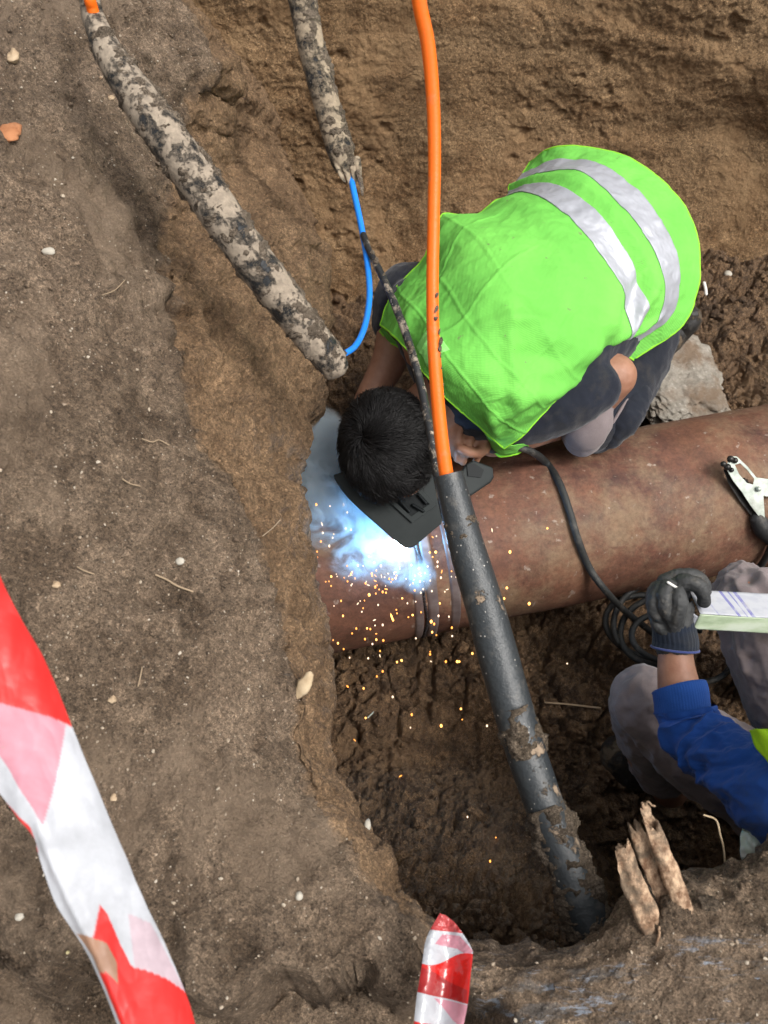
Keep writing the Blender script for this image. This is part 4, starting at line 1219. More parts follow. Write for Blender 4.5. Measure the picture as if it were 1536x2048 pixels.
def vest_surface(nu, nv):
    G = []
    for row, (a, m, b) in zip(VG, VT):
        k_ = np.linspace(-1, 1, 8)
        t = m + np.where(k_ < 0, (a - m), (b - m)) * np.abs(k_) ** 1.7
        G.append([P(x, y, tt) for (x, y), tt in zip(row, t)])
    G = np.array(G)
    A = np.array([catmull(g, nv) for g in G])                 # rows x nv
    # along the length keep the row parameter, so the bands stay where they are
    rows = []
    ext = np.concatenate([2 * A[:1] - A[1:2], A, 2 * A[-1:] - A[-2:-1]])
    per = nu // 9
    for k_ in range(9):
        p0, p1, p2, p3 = ext[k_:k_ + 4]
        t = np.linspace(0, 1, per, endpoint=False)[:, None, None]
        rows.append(.5 * (2 * p1 + (p2 - p0) * t + (2 * p0 - 5 * p1 + 4 * p2 - p3) * t ** 2 + (3 * p1 - p0 - 3 * p2 + p3) * t ** 3))
    rows.append(A[-1:])
    V = np.vstack(rows)
    u = np.r_[np.arange(9 * per) / per, 9.0][:, None] + 0 * V[..., 0]
    v = np.linspace(0, 7, nv)[None] + 0 * V[..., 0]
    N = grid_normals(V)
    toc = np.array([0, 0, CAM_H]) - V
    if (N * toc).sum(-1).mean() < 0: N = -N
    D = .0048 * fbm(V, 9, 3, 61) + .0030 * fbm(V, 24, 3, 62, True)
    # long soft folds running from the left armhole towards the spine and down
    def ridge(u0, v0, u1, v1, w, h):
        dx, dy = u1 - u0, v1 - v0; L2 = dx * dx + dy * dy
        q = np.clip(((u - u0) * dx + (v - v0) * dy) / L2, 0, 1)
        d = np.hypot(u - u0 - q * dx, v - v0 - q * dy)
        return h * np.exp(-(d / w) ** 2) * np.sin(np.pi * np.clip(q * .9 + .08, 0, 1)) ** .6
    for a in ((5.1, 6.7, 6.6, 3.2, .28, .012), (5.3, 5.9, 7.2, 4.4, .22, -.008), (5.6, 6.9, 7.6, 5.0, .25, .009), (6.2, 4.2, 7.4, 5.8, .16, .008), (7.6, 5.2, 8.7, 6.4, .2, .009),
              (6.0, 1.0, 7.3, .5, .16, .007), (6.6, 2.3, 7.6, 1.4, .2, .006), (7.9, 4.2, 8.8, 3.8, .15, .006), (5.0, 3.6, 6.2, 5.6, .35, -.007), (8.0, 2.0, 8.9, 2.7, .2, .006), (6.2, 5.4, 8.2, 6.0, .14, .008), (5.6, 4.9, 7.0, 3.8, .10, .007),
              (2.3, 5.3, 4.2, 6.5, .20, .015), (2.2, 4.7, 4.4, 6.1, .16, -.008), (3.2, 6.2, 4.9, 6.7, .15, .010), (1.7, 5.9, 3.2, 6.6, .12, .009)):
        D = D + 1.15 * ridge(*a)
    # sharp package creases
    for lv in (1.75, 3.5, 5.25):
        D += .0022 * np.exp(-((v - lv - .05 * np.sin(u * 2)) / .03) ** 2) * sstep(4.8, 5.2, u)
    for lu in (5.9, 6.9, 7.9):
        D += .0020 * np.exp(-((u - lu - .04 * np.sin(v * 2)) / .03) ** 2)
    # the tuck between the two reflective bands
    D += .010 * np.exp(-((u - 2.5) / .35) ** 2) * sstep(7, 3.5, v) + .006 * np.exp(-((u - 4.45) / .25) ** 2)
    V = V + N * D[..., None]
    return V, N, u, v
vV, vN, vu, vv = vest_surface(270, 210)
vest = obj('safety_vest', vV, grid_faces(*vV.shape[:2])[:, ::-1], M_vest, W)
m = vest.modifiers.new('Solidify', 'SOLIDIFY'); m.thickness = .0015; m.offset = -1
def vband(u0, u1, v0, v1, off, name, mat, up=.0012):
    m_ = (vu[:, 0] >= u0) & (vu[:, 0] <= u1); n_ = (vv[0] >= v0) & (vv[0] <= v1)
    S = vV[m_][:, n_] + vN[m_][:, n_] * off
    o = obj(name, S, grid_faces(*S.shape[:2])[:, ::-1], mat, W)
    q = o.modifiers.new('Solidify', 'SOLIDIFY'); q.thickness = up; q.offset = -1
    return o
vband(1.0, 2.0, 0, 7, .0022, 'reflective_band', M_refl)
vband(3.0, 4.0, 0, 7, .0022, 'reflective_band', M_refl)
vband(7.75, 8.65, 3.15, 4.0, .002, 'size_label', M_vestlab)
def edge(line, name='edge_binding', r=.0032):
    V, F = tube_geo(line, r, len(line), 8, flat=.7); obj(name, V, F, M_vestY, W)
edge(vV[::3, -1]); edge(vV[::3, 0]); edge(vV[0, ::3]); edge(vV[-1, ::3])
# hanging front flap of the vest under the neck, and the right armhole's underside
def patch(corner_rows, mat, name, parent, nu=40, nv=30, amp=.004, seed=1):
    A = np.array([catmull(pts_t(r), nv) for r in corner_rows])
    V = np.stack([catmull(A[:, j], nu) for j in range(nv)], 1)
    N = grid_normals(V)
    V = V + N * (amp * fbm(V, 24, 3, seed))[..., None]
    o = obj(name, V, grid_faces(nu, nv), mat, parent)
    q = o.modifiers.new('Solidify', 'SOLIDIFY'); q.thickness = .0015
    return o, V
o_, fv = patch([[(962, 858, 1.655), (990, 880, 1.65), (1012, 893, 1.65), (1048, 888, 1.68)], [(975, 880, 1.70), (992, 898, 1.69), (1020, 902, 1.685), (1056, 893, 1.70)], [(990, 905, 1.725), (1003, 913, 1.72), (1030, 908, 1.71), (1058, 893, 1.71)]], M_vest, 'vest_front_flap', W)
edge(fv[-1, ::2], r=.003)
o_, fv = patch([[(762, 650, 1.795), (778, 672, 1.79), (798, 688, 1.785), (808, 695, 1.78)], [(762, 662, 1.84), (776, 682, 1.83), (794, 692, 1.82), (806, 697, 1.80)]], M_vest, 'vest_armhole_fold', W, 20, 20, .003)
edge(fv[-1, ::2], r=.003)
# a strip of the dark collar
# ================================================================== HAND SHIELD
k = NT('black_fibre_shield'); _n = k.noise(60, 4, .6); _m = k.noise(8, 4, .6)
M_shield = k.done(k.mix(k.ramp(_m, [(.3, 0), (.7, 1)]), (.014, .018, .018), (.026, .031, .031)), .6, k.bump(_n, .2, .002), .25)
M_shieldD = NT('shield_dark').done((.006, .008, .009), .55, None, .2)
S = empty('hand_shield', Q(812, 1090, 1.64), 'black welding hand shield held between the dark haired head and the arc', 'welding shield')
out_px = [(668, 955), (676, 947), (690, 942), (760, 905), (868, 915), (905, 945), (900, 985), (882, 1048), (872, 1056), (832, 1090), (818, 1096), (806, 1092), (786, 1078), (700, 1000)]
tsh = lambda x, y: 1.665 - .00018 * (y - 940) - .0001 * (x - 668) * .4
nS = np.array([0, 0, CAM_H]) - Q(790, 1020, 1.64); nS /= np.linalg.norm(nS)
V, F = plate(out_px, None, tsh, .004, nS)
chan(obj('shield_plate', V, F, M_shield, S, smooth=False), .0015)
# rolled rim turned away from the face side
rim_ = pts_t([(x, y, tsh(x, y) + .008) for x, y in out_px[7:] + out_px[:3]])
V0 = rim_; V1 = rim_ + (Q(790, 1010, 1.64) - rim_) * .03 - nS * .045
Vr = np.stack([catmull(V0, 80), catmull(V1, 80)], 1)
o = obj('shield_rim', Vr, grid_faces(80, 2), M_shield, S); q = o.modifiers.new('Solidify', 'SOLIDIFY'); q.thickness = .003
# filter window frame, glass and spring clips
wf = [(776, 1002), (838, 975), (874, 1010), (824, 1046)]
V, F = plate(wf, [(790, 1004), (836, 985), (858, 1008), (822, 1032)], lambda x, y: tsh(x, y) - .004, .007, nS)
chan(obj('window_frame', V, F, M_shield, S, smooth=False), .001)
V, F = plate([(788, 1003), (836, 983), (860, 1008), (822, 1034)], None, lambda x, y: tsh(x, y) - .0045, .002, nS)
obj('window_glass', V, F, M_shieldD, S, smooth=False)
for a, b in (((800, 1002), (818, 1022)), ((838, 990), (852, 1006)), ((826, 1010), (846, 1022))):
    V, F = tube_geo(pts_t([(*a, tsh(*a) - .013), (*b, tsh(*b) - .013)]), .0035, 8, 8); obj('spring_clip', V, F, M_shieldD, S)
# handle
hb = [(898, 975), (930, 930), (944, 922), (982, 936), (984, 956), (978, 966), (925, 1002), (902, 1010)]
V, F = plate(hb, None, lambda x, y: 1.70 + (x - 900) * .0002, .032, nS)
chan(obj('handle', V, F, M_shield, S, smooth=False), .006, 3)
V, F = plate([(934, 930), (948, 926), (968, 940), (962, 955), (936, 952)], None, lambda x, y: 1.666 + (x - 900) * .0002, .002, nS)
obj('handle_recess', V, F, M_shieldD, S, smooth=False)

# ================================================================== ELECTRODE HOLDER
eh = empty('electrode_holder', Q(790, 1060, 1.74), 'electrode holder with a stick electrode hidden under the black hand shield', 'electrode holder')
tube('holder_grip', pts_t([(735, 930, 1.79), (755, 960, 1.775), (768, 985, 1.765)]), [.014, .016, .013], M_rubber, eh, n=30)
tube('jaw', pts_t([(768, 985, 1.765), (774, 996, 1.76)]), [.010, .008], M_dark, eh, n=8)
tube('electrode', pts_t([(772, 992, 1.76), (788, 1045, 1.735), (801, 1088, 1.705)]), .0025, M_zinc, eh, n=10, seg=8)
# ================================================================== ARC, SMOKE AND SPARKS
def emit(name, col, st):
    k = NT(name); k.b.inputs['Base Color'].default_value = (0, 0, 0, 1)
    k.b.inputs['Emission Color'].default_value = (*col, 1); k.b.inputs['Emission Strength'].default_value = st
    return k.m
ap = P(800, 1096, 1.700)
ARC_POWER = 1.7
V, F = sphere_geo((0, 0, 0), .009, 20, 14)
arcA = P(806, 1104, pipe_hit(806, 1104) - .008)
V, F = tube_geo(np.array([P(788, 1088, pipe_hit(788, 1088) - .010), arcA]), [.009, .0075], 12, 16)
arc = obj('welding_arc', V, F, emit('arc_glow', (.80, .92, 1.0), 60), origin=arcA)
meta(arc, 'blinding blue white welding arc at the lower tip of the black hand shield', 'welding arc')
ld = bpy.data.lights.new('arc_lamp', 'POINT'); ld.energy = ARC_POWER; ld.color = (.14, .50, 1.0); ld.shadow_soft_size = .012
lo = bpy.data.objects.new('arc_lamp', ld); COL.objects.link(lo); lo.location = tuple(P(790, 1092, pipe_hit(790, 1092) - .035) - arcA); lo.parent = arc

# smoke: a real cloud of thin volume, drifting up and left from the arc
def smoke():
    rows = pts_t([(835, 1150, 1.70), (795, 1122, 1.72), (725, 1085, 1.73), (668, 1015, 1.755), (640, 935, 1.775), (640, 865, 1.80)])
    V, F = tube_geo(rows, [.05, .075, .11, .125, .125, .09], 50, 32)
    c = rows.mean(0)
    o = obj('smoke', V, F, None, origin=c)
    m = bpy.data.materials.new('welding_smoke'); m.use_nodes = True
    t = m.node_tree; t.nodes.clear()
    out = t.nodes.new('ShaderNodeOutputMaterial'); pv = t.nodes.new('ShaderNodeVolumePrincipled')
    co = t.nodes.new('ShaderNodeTexCoord')
    def nz(s, d, dist, off):
        mp = t.nodes.new('ShaderNodeMapping'); mp.inputs['Location'].default_value = off; t.links.new(co.outputs['Object'], mp.inputs[0])
        n = t.nodes.new('ShaderNodeTexNoise'); n.inputs['Scale'].default_value = s; n.inputs['Detail'].default_value = d; n.inputs['Distortion'].default_value = dist
        n.inputs['Roughness'].default_value = .6
        t.links.new(mp.outputs[0], n.inputs['Vector']); return n.outputs['Fac']
    def rp(x, a, b, v=1.0):
        r = t.nodes.new('ShaderNodeMapRange'); r.inputs['From Min'].default_value = a; r.inputs['From Max'].default_value = b; r.inputs['To Max'].default_value = v
        r.interpolation_type = 'SMOOTHSTEP'; t.links.new(x, r.inputs['Value']); return r.outputs[0]
    def mul(a, b):
        x = t.nodes.new('ShaderNodeMath'); x.operation = 'MULTIPLY'
        for i, v in enumerate((a, b)):
            if isinstance(v, (int, float)): x.inputs[i].default_value = v
            else: t.links.new(v, x.inputs[i])
        return x.outputs[0]
    wis = rp(nz(13, 7, 1.9, (0, 0, 0)), .44, .62)
    puff = rp(nz(3.6, 3, .4, (2, 1, 0)), .30, .56)
    # soft falloff towards the cloud's outside: distance to a few centre points of the plume
    fall = None
    for p, rad in zip(rows, (.045, .065, .10, .12, .11, .065)):
        v = t.nodes.new('ShaderNodeVectorMath'); v.operation = 'DISTANCE'; t.links.new(co.outputs['Object'], v.inputs[0]); v.inputs[1].default_value = tuple(p - c)
        r = t.nodes.new('ShaderNodeMapRange'); r.interpolation_type = 'SMOOTHSTEP'
        r.inputs['From Min'].default_value = rad * .98; r.inputs['From Max'].default_value = rad * .25
        t.links.new(v.outputs['Value'], r.inputs['Value'])
        if fall is None: fall = r.outputs[0]
        else:
            x = t.nodes.new('ShaderNodeMath'); x.operation = 'MAXIMUM'; t.links.new(fall, x.inputs[0]); t.links.new(r.outputs[0], x.inputs[1]); fall = x.outputs[0]
    add = t.nodes.new('ShaderNodeMath'); add.operation = 'ADD'; t.links.new(mul(wis, .9), add.inputs[0]); t.links.new(mul(puff, .20), add.inputs[1])
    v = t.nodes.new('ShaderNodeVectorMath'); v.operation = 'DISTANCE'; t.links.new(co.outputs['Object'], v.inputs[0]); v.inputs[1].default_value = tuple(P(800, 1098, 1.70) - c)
    r = t.nodes.new('ShaderNodeMapRange'); r.interpolation_type = 'SMOOTHSTEP'      # density shaped for brightness: thinned near the arc, thickened away from it
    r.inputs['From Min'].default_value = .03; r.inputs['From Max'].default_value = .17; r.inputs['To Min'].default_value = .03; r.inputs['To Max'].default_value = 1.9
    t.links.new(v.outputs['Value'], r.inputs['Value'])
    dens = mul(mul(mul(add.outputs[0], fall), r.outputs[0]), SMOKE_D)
    pv.inputs['Color'].default_value = (.80, .90, .97, 1)
    pv.inputs['Anisotropy'].default_value = .1
    t.links.new(dens, pv.inputs['Density'])
    t.links.new(pv.outputs[0], out.inputs['Volume'])
    m.volume_intersection_method if hasattr(m, 'volume_intersection_method') else None
    o.data.materials.append(m)
    meta(o, kind='stuff')
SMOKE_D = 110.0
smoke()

# sparks
M_sp = {'o': emit('spark_orange', (1.0, .34, .06), 2.4), 'y': emit('spark_yellow', (1.0, .46, .10), 3.6), 'w': emit('spark_white', (1.0, .72, .48), 1.7)}
_sv, _sf = IV * 1.0, IF
sp_mesh = {}
for kk, mm in M_sp.items():
    me = raw_mesh('spark', _sv, _sf); me.materials.append(mm); sp_mesh[kk] = me
def sc1(x, y): return 600 + x * 500 / 1536, 1000 + y * 400 / 1229      # enlargement of the middle
def sc2(x, y): return 450 + x * 800 / 1536, 1200 + y * 848 / 1628
pts1 = [(105,317,'o'),(105,352,'o'),(97,400,'o'),(33,265,'o'),(128,255,'o'),(180,283,'w'),(192,470,'y'),(178,500,'o'),(158,502,'o'),(191,528,'o'),(315,452,'y'),(292,500,'o'),(290,405,'o'),(338,482,'o'),
 (424,348,'w'),(455,384,'w'),(443,467,'o'),(462,497,'o'),(403,512,'o'),(388,405,'w'),(355,402,'w'),(462,535,'o'),(486,550,'o'),(508,565,'o'),(529,548,'o'),(466,575,'o'),(425,583,'y'),(528,570,'o'),(441,452,'o'),(497,405,'w'),(520,475,'w'),
 (583,445,'w'),(593,465,'o'),(568,488,'o'),(548,484,'o'),(588,480,'w'),(652,484,'w'),(731,420,'o'),(735,452,'o'),(707,465,'w'),(737,500,'w'),(684,400,'w'),(784,408,'w'),(845,380,'w'),(845,408,'w'),(871,440,'o'),(866,477,'w'),(800,495,'w'),(798,322,'o'),(834,320,'y'),(815,350,'o'),(838,222,'w'),(815,228,'o'),(931,438,'o'),
 (694,512,'o'),(705,555,'o'),(757,548,'w'),(742,570,'w'),(810,560,'w'),(905,550,'w'),(890,564,'w'),(628,604,'y'),(660,635,'w'),(711,625,'w'),(859,635,'y'),(252,620,'o'),(355,637,'w'),(480,645,'w'),(380,687,'w'),(388,665,'o'),(264,712,'y'),(592,675,'o'),(596,697,'o'),(565,722,'y'),(572,738,'y'),(692,707,'y'),(666,720,'o'),(744,690,'o'),(851,712,'w'),(915,717,'w'),(457,738,'w'),(461,771,'w'),(508,768,'w'),
 (346,790,'o'),(412,789,'y'),(432,793,'o'),(320,820,'o'),(468,822,'o'),(469,858,'y'),(512,863,'o'),(399,855,'o'),(204,861,'o'),(233,880,'y'),(268,916,'o'),(180,948,'o'),(806,747,'y'),(824,762,'o'),(812,812,'y'),(838,830,'o'),(933,785,'o'),(492,928,'o'),(491,957,'w'),(419,973,'w'),(305,969,'w'),(596,996,'y'),(624,986,'y'),(800,932,'o'),(799,948,'o'),(805,992,'w'),(896,993,'o'),(966,993,'y'),(979,993,'y'),(1059,943,'y'),(508,1053,'o'),(472,1084,'o'),(292,1146,'o'),(391,1157,'y'),
 (1520,174,'y'),(1290,319,'y'),(1271,540,'y'),(1255,605,'y'),(1409,636,'y'),(158,780,'o'),(5,580,'o'),(163,737,'w'),
 (100,28,'o'),(184,38,'w'),(268,28,'w'),(290,76,'w'),(135,148,'w'),(281,175,'w'),(313,183,'w'),(207,210,'w'),(140,202,'w'),(200,232,'w'),(557,96,'w'),(1180,185,'w'),(935,836,'w'),(712,850,'w'),(445,885,'w')]
pts2 = [(471,332,'o'),(532,341,'o'),(540,453,'y'),(498,538,'o'),(717,440,'o'),(830,483,'y'),(906,418,'y'),(911,459,'o'),(712,490,'w'),(1006,483,'w'),(674,676,'o'),(931,833,'w'),(1040,912,'o'),(1018,1003,'o'),(1168,14,'y'),(1314,244,'w'),(644,372,'w')]
pts3 = [(227,1053-0,'w')]
allsp = [(*sc1(x, y), c) for x, y, c in pts1] + [(*sc2(x, y), c) for x, y, c in pts2]
for _ in range(36):           # the finest ones close to the arc
    a = rnd.gauss(0, 1); b = rnd.gauss(0, 1)
    allsp.append((770 + 75 * a, 1130 + 42 * abs(b), rnd.choice('wwo')))
dup_ok = True
big = {(315, 452), (565, 722), (692, 707), (425, 583)}
for i, (x, y, c) in enumerate(allsp):
    if y < 1300:
        t = pipe_hit(min(x, 1200), min(y, 1240)) - rnd.uniform(.02, .10)
        if x < 668: t = min(t, 1.60)
    else:
        t = floor_t(x, y) - rnd.uniform(.02, .25)
    px = rnd.uniform(1.4, 2.3) if i < len(allsp) - 36 else rnd.uniform(.9, 1.5)
    if c == 'y': px *= 1.25
    o = bpy.data.objects.new('spark', sp_mesh[c]); COL.objects.link(o)
    o.location = tuple(P(x, y, t)); s_ = px * t / _f; o.scale = (s_, s_ * rnd.uniform(1, 1.5), s_ * rnd.uniform(1, 1.6))
    if i % 7 == 3:        # some fly fast enough to be drawn out into short slivers of molten metal
        o.scale = (s_ * .7, s_ * .7, s_ * rnd.uniform(2.5, 4.5)); o.rotation_euler = (rnd.uniform(-.9, .9), rnd.uniform(-.9, .9), 0)
    where0 = ('tiny glowing spark flying in front of the rusty pipe below the arc' if y < 1290 and x < 940 else
             'tiny glowing spark over the pipe right of the black duct' if y < 1290 else 'tiny glowing spark falling above the dark trench floor')
    tone = {'o': 'orange', 'y': 'bright yellow', 'w': 'whitish'}[c]
    size = 'pin prick' if i >= len(allsp) - 36 else 'small'
    if x < 668: zone = 'against the broken edge of the left bank' if y < 1290 else 'low beside the left bank over the floor'
    elif y < 1090: zone = 'in the blue smoke left of the shield' if x < 820 else 'over the pipe near the black duct'
    elif y < 1180: zone = 'just below the arc left of the steel bands' if x < 790 else 'right of the arc over the steel bands' if x < 940 else 'over the pipe right of the black duct'
    elif y < 1290: zone = ('on the lower pipe close to the left bank' if x < 730 else 'on the lower pipe left of the weld bead' if x < 800 else 'on the lower pipe between steel bands and duct' if x < 940 else 'low over the pipe right of the black duct')
    elif y < 1400: zone = 'over the shadow under the pipe at left' if x < 780 else 'over the shadow under the pipe near the duct'
    else: zone = 'falling over the dark trench floor left of the duct' if x < 900 else 'falling over the trench floor beside the lower duct'
    meta(o, f'{size} {tone} spark {zone}', 'spark', 'sparks showering from the welding arc')
# ================================================================== THE SECOND WORKER
M_glove = muddy('black_work_glove', (.035, .036, .036), .65, .56, scale=13, mud=(.19, .155, .11), speck=False, thr2=.18, bumpy=.5)
M_glovecuff = cloth('navy_knit_cuff', (.010, .016, .030), dirt=(.03, .03, .03))
M_cuffedge = cloth('blue_cuff_edge', (.05, .07, .22))
M_vest2 = cloth('fluorescent_yellow_vest', (.42, .75, .02), rough=.7, bumps=.12, sheen=0)
H = empty('person', PZ(1640, 1560, .02), 'second worker at right edge in blue sweatshirt holding up an electrode box', 'person')
hb_ = []
fa = [Q(1352, 1290, 1.405), Q(1352, 1330, 1.40), Q(1362, 1400, 1.39), Q(1376, 1462, 1.372)]
ua = [Q(1386, 1472, 1.365), Q(1456, 1525, 1.295), Q(1530, 1575, 1.23), Q(1640, 1610, 1.17)]
hb_.append(blobtube(fa, [.028, .031, .038, .042])); hb_.append(blobtube(ua, [.042, .046, .054, .066]))
hb_.append(blobtube([Q(1640, 1610, 1.20), Q(1700, 1640, 1.30), Q(1750, 1690, 1.42), Q(1760, 1700, 1.60)], [.08, .13, .14, .13]))
ck = Q(1668, 1500, 1.10)
hg_, eyes_, LH2, _b = head_geo(Q(1740, 1480, 1.09), np.array([-.25, .25, .95]), np.array([-.8, .6, -.5]), 1.05)
hb_ += hg_
hb_.append(blobtube([Q(1740, 1480, 1.14), Q(1720, 1560, 1.20)], [.055, .065]))
kA = [Q(1720, 1690, 1.62), Q(1560, 1600, 1.60), Q(1400, 1500, 1.57), Q(1292, 1400, 1.555)]
sA = [Q(1288, 1405, 1.57), Q(1300, 1500, 1.72), Q(1340, 1580, 1.86)]
kB = [Q(1720, 1640, 1.64), Q(1620, 1450, 1.62), Q(1540, 1280, 1.60), Q(1500, 1200, 1.60)]
sB = [Q(1500, 1200, 1.62), Q(1560, 1300, 1.85), Q(1600, 1380, 1.98)]
for rows, r in ((kA, [.10, .085, .07, .055]), (sA, [.055, .052, .04]), (kB, [.10, .085, .072, .058]), (sB, [.056, .05, .04])):
    hb_.append(blobtube(rows, r))
# other arm, out of the picture, forearm resting on his thigh
hb_.append(blobtube([Q(1790, 1600, 1.25), Q(1800, 1500, 1.36), Q(1740, 1380, 1.45)], [.06, .05, .045])); hb_.append(blobtube([Q(1740, 1380, 1.45), Q(1690, 1300, 1.46)], [.043, .03]))
hb_.append(blobtube([Q(1690, 1300, 1.46), Q(1672, 1262, 1.45)], [.035, .038], flat=.6))
for i in range(4): hb_.append(finger([Q(1664 + 10 * i, 1250, 1.45), Q(1656 + 12 * i, 1225, 1.46), Q(1652 + 12 * i, 1210, 1.48)], .011, .009))
hb_.append(finger([Q(1648, 1275, 1.45), Q(1636, 1258, 1.445), Q(1634, 1245, 1.45)], .012, .010))
blob('body', hb_, .0055, 5, M_skin, H)
for e in eyes_:
    V, F = sphere_geo(e, .012, 14, 10); obj('eye', V, F, M_eye, H)
hair(LH2, 1.05, H, (0, -.3, .9), 9, n=3000)
# sweatshirt sleeve: ribbed cuff, then folds that bunch at the elbow
k = NT('ribbed_cuff'); 
M_rib = cloth('ribbed_blue_cuff', (.012, .062, .26), sheen=.1)
def cuffd(V, L, th): return .0005 * np.sin(th * 60) + .001 * fbm(V, 30, 2, 3)
V, F = tube_geo(np.array([Q(1358, 1372, 1.388), Q(1360, 1380, 1.386), Q(1364, 1410, 1.383), Q(1366, 1424, 1.382)]), [.0425, .045, .045, .046], 40, 180, caps=False, disp=cuffd)
o = obj('sleeve_cuff', V, F, M_rib, H); o.modifiers.new('Solidify', 'SOLIDIFY').thickness = .003
def slv(V, L, th):
    # bunching folds, tighter near the cuff, that wander round the arm
    ph = L * 150 + 1.6 * np.sin(th + .6) + 2.2 * fbm(np.stack([np.cos(th), np.sin(th), L * 6], -1), 1.2, 2, 7)
    a = np.exp(-((L - .05) / .08) ** 2) * .0042
    f1 = 1.3 * a * (1 - np.abs(np.sin(ph * .5)) * 2)
    g = fbm(np.stack([L * 17 + .8 * np.sin(th - 1), np.cos(th) * .8, np.sin(th) * .8], -1), 1.0, 3, 23, True)
    return f1 + .016 * g * sstep(.03, .12, L) + .004 * fbm(V, 12, 2, 4) + .002
V, F = tube_geo(np.array([Q(1366, 1418, 1.382), Q(1371, 1440, 1.378), Q(1382, 1468, 1.365), Q(1416, 1496, 1.335), Q(1456, 1525, 1.295), Q(1508, 1560, 1.245), Q(1580, 1600, 1.19), Q(1660, 1620, 1.16)]),
                [.047, .048, .050, .051, .054, .060, .072, .085], 300, 120, caps=False, disp=slv)
obj('sweatshirt_sleeve', V, F, M_bluesw, H)
sw = [blobtube([Q(1640, 1610, 1.21), Q(1700, 1640, 1.31), Q(1750, 1690, 1.43), Q(1760, 1700, 1.58)], [.10, .15, .16, .15]),
      blobtube([Q(1780, 1590, 1.25), Q(1800, 1500, 1.36), Q(1745, 1390, 1.445)], [.08, .065, .057])]
blob('sweatshirt', sw, .007, 3, M_bluesw, H, disp=lambda p: .006 * fbm(p, 14, 3, 3, True))
o_, fv = patch([[(1500, 1460, 1.165), (1512, 1495, 1.155), (1535, 1520, 1.145), (1560, 1560, 1.14)],
                [(1525, 1458, 1.13), (1560, 1490, 1.115), (1600, 1530, 1.10), (1630, 1580, 1.09)],
                [(1600, 1470, 1.15), (1650, 1500, 1.12), (1700, 1550, 1.10), (1730, 1620, 1.11)],
                [(1700, 1500, 1.20), (1770, 1540, 1.16), (1830, 1600, 1.15), (1850, 1680, 1.18)]], M_vest2, 'safety_vest', H, 60, 40)
edge_l = fv[:, 0]
# trousers
tr = [blobtube(kA, [.118, .10, .084, .066]), blobtube([Q(1290, 1402, 1.57), Q(1300, 1470, 1.67), Q(1325, 1540, 1.79)], [.066, .066, .058]),
      blobtube(kB, [.118, .102, .086, .070]), blobtube([Q(1500, 1200, 1.63), Q(1560, 1300, 1.84), Q(1600, 1370, 1.95)], [.068, .064, .056]),
      blobtube([Q(1720, 1640, 1.64), Q(1740, 1700, 1.62)], [.13, .14])]
def trd(p):
    rel = p - P(1540, 1300, 1.55)
    ax = P(1500, 1200, 1.6) - P(1620, 1450, 1.62); ax /= np.linalg.norm(ax)
    q = p - (p @ ax)[:, None] * ax * .9
    return .020 * fbm(q, 20, 2, 33, True) * sstep(-.1, .1, p[:, 1] - .62 + .2 * (p[:, 0] - .6) ) + .012 * fbm(p, 13, 3, 34, True)
blob('trousers', tr, .0045, 3, M_grey, H, disp=trd)
boot([P(1300, 1500, 1.80), P(1275, 1530, 1.85), P(1240, 1510, 1.86)], [.052, .056, .045], H)
boot([P(1600, 1380, 2.0), P(1570, 1400, 2.02), P(1530, 1380, 2.02)], [.05, .055, .042], H)
# pale crumpled cloth tucked beside his hip
def white():
    o_, fv = patch([[(1488, 1638, 1.22), (1515, 1655, 1.21), (1545, 1665, 1.20), (1580, 1670, 1.20)],
                    [(1480, 1680, 1.20), (1510, 1690, 1.18), (1540, 1700, 1.19), (1580, 1710, 1.18)],
                    [(1484, 1722, 1.20), (1512, 1730, 1.19), (1540, 1735, 1.19), (1580, 1740, 1.19)]], M_whitecloth, 'cloth', None, 50, 50, .012, 7)
    return o_
k = NT('pale_green_white_cloth'); _n = k.noise(14, 4, .6)
M_whitecloth = k.done(k.ramp(_n, [(.45, (.55, .58, .54)), (.6, (.42, .55, .36))]), .7, k.bump(k.noise(30, 5, .6), .5, .006))
meta(white(), 'crumpled white and pale green cloth beside the second worker hip', 'cloth')

# glove
G = empty('glove', Q(1345, 1250, 1.40), 'black mud stained work glove on the raised hand of the second worker', 'glove')
gg = [blobtube([Q(1350, 1292, 1.405), Q(1347, 1262, 1.402), Q(1342, 1225, 1.402), Q(1338, 1195, 1.402), Q(1348, 1178, 1.400)], [.032, .034, .038, .038, .028], seg=28),
      # index and middle finger over the box
      finger([Q(1352, 1172, 1.380), Q(1374, 1164, 1.368), Q(1396, 1171, 1.361), Q(1406, 1188, 1.362), Q(1408, 1202, 1.368)], .0150, .0112),
      finger([Q(1332, 1164, 1.392), Q(1358, 1152, 1.390), Q(1388, 1153, 1.388), Q(1406, 1166, 1.390), Q(1412, 1182, 1.392)], .0145, .0105),
      # thumb pressed on the box end
      finger([Q(1348, 1252, 1.378), Q(1355, 1230, 1.358), Q(1359, 1206, 1.352), Q(1356, 1188, 1.356)], .0150, .0125),
      # curled fingers
      finger([Q(1322, 1176, 1.378), Q(1308, 1200, 1.372), Q(1312, 1226, 1.372), Q(1328, 1240, 1.380)], .0125, .0100),
      finger([Q(1336, 1172, 1.368), Q(1328, 1194, 1.358), Q(1330, 1218, 1.358), Q(1338, 1234, 1.366)], .0122, .0100),
      finger([Q(1310, 1228, 1.388), Q(1316, 1250, 1.384), Q(1332, 1262, 1.386)], .0115, .0095)]
def gd(p): return .0026 * fbm(p, 55, 3, 5, True) + .0020 * fbm(p, 26, 2, 6)
blob('glove_hand', gg, .0020, 1, M_glove, G, disp=gd)
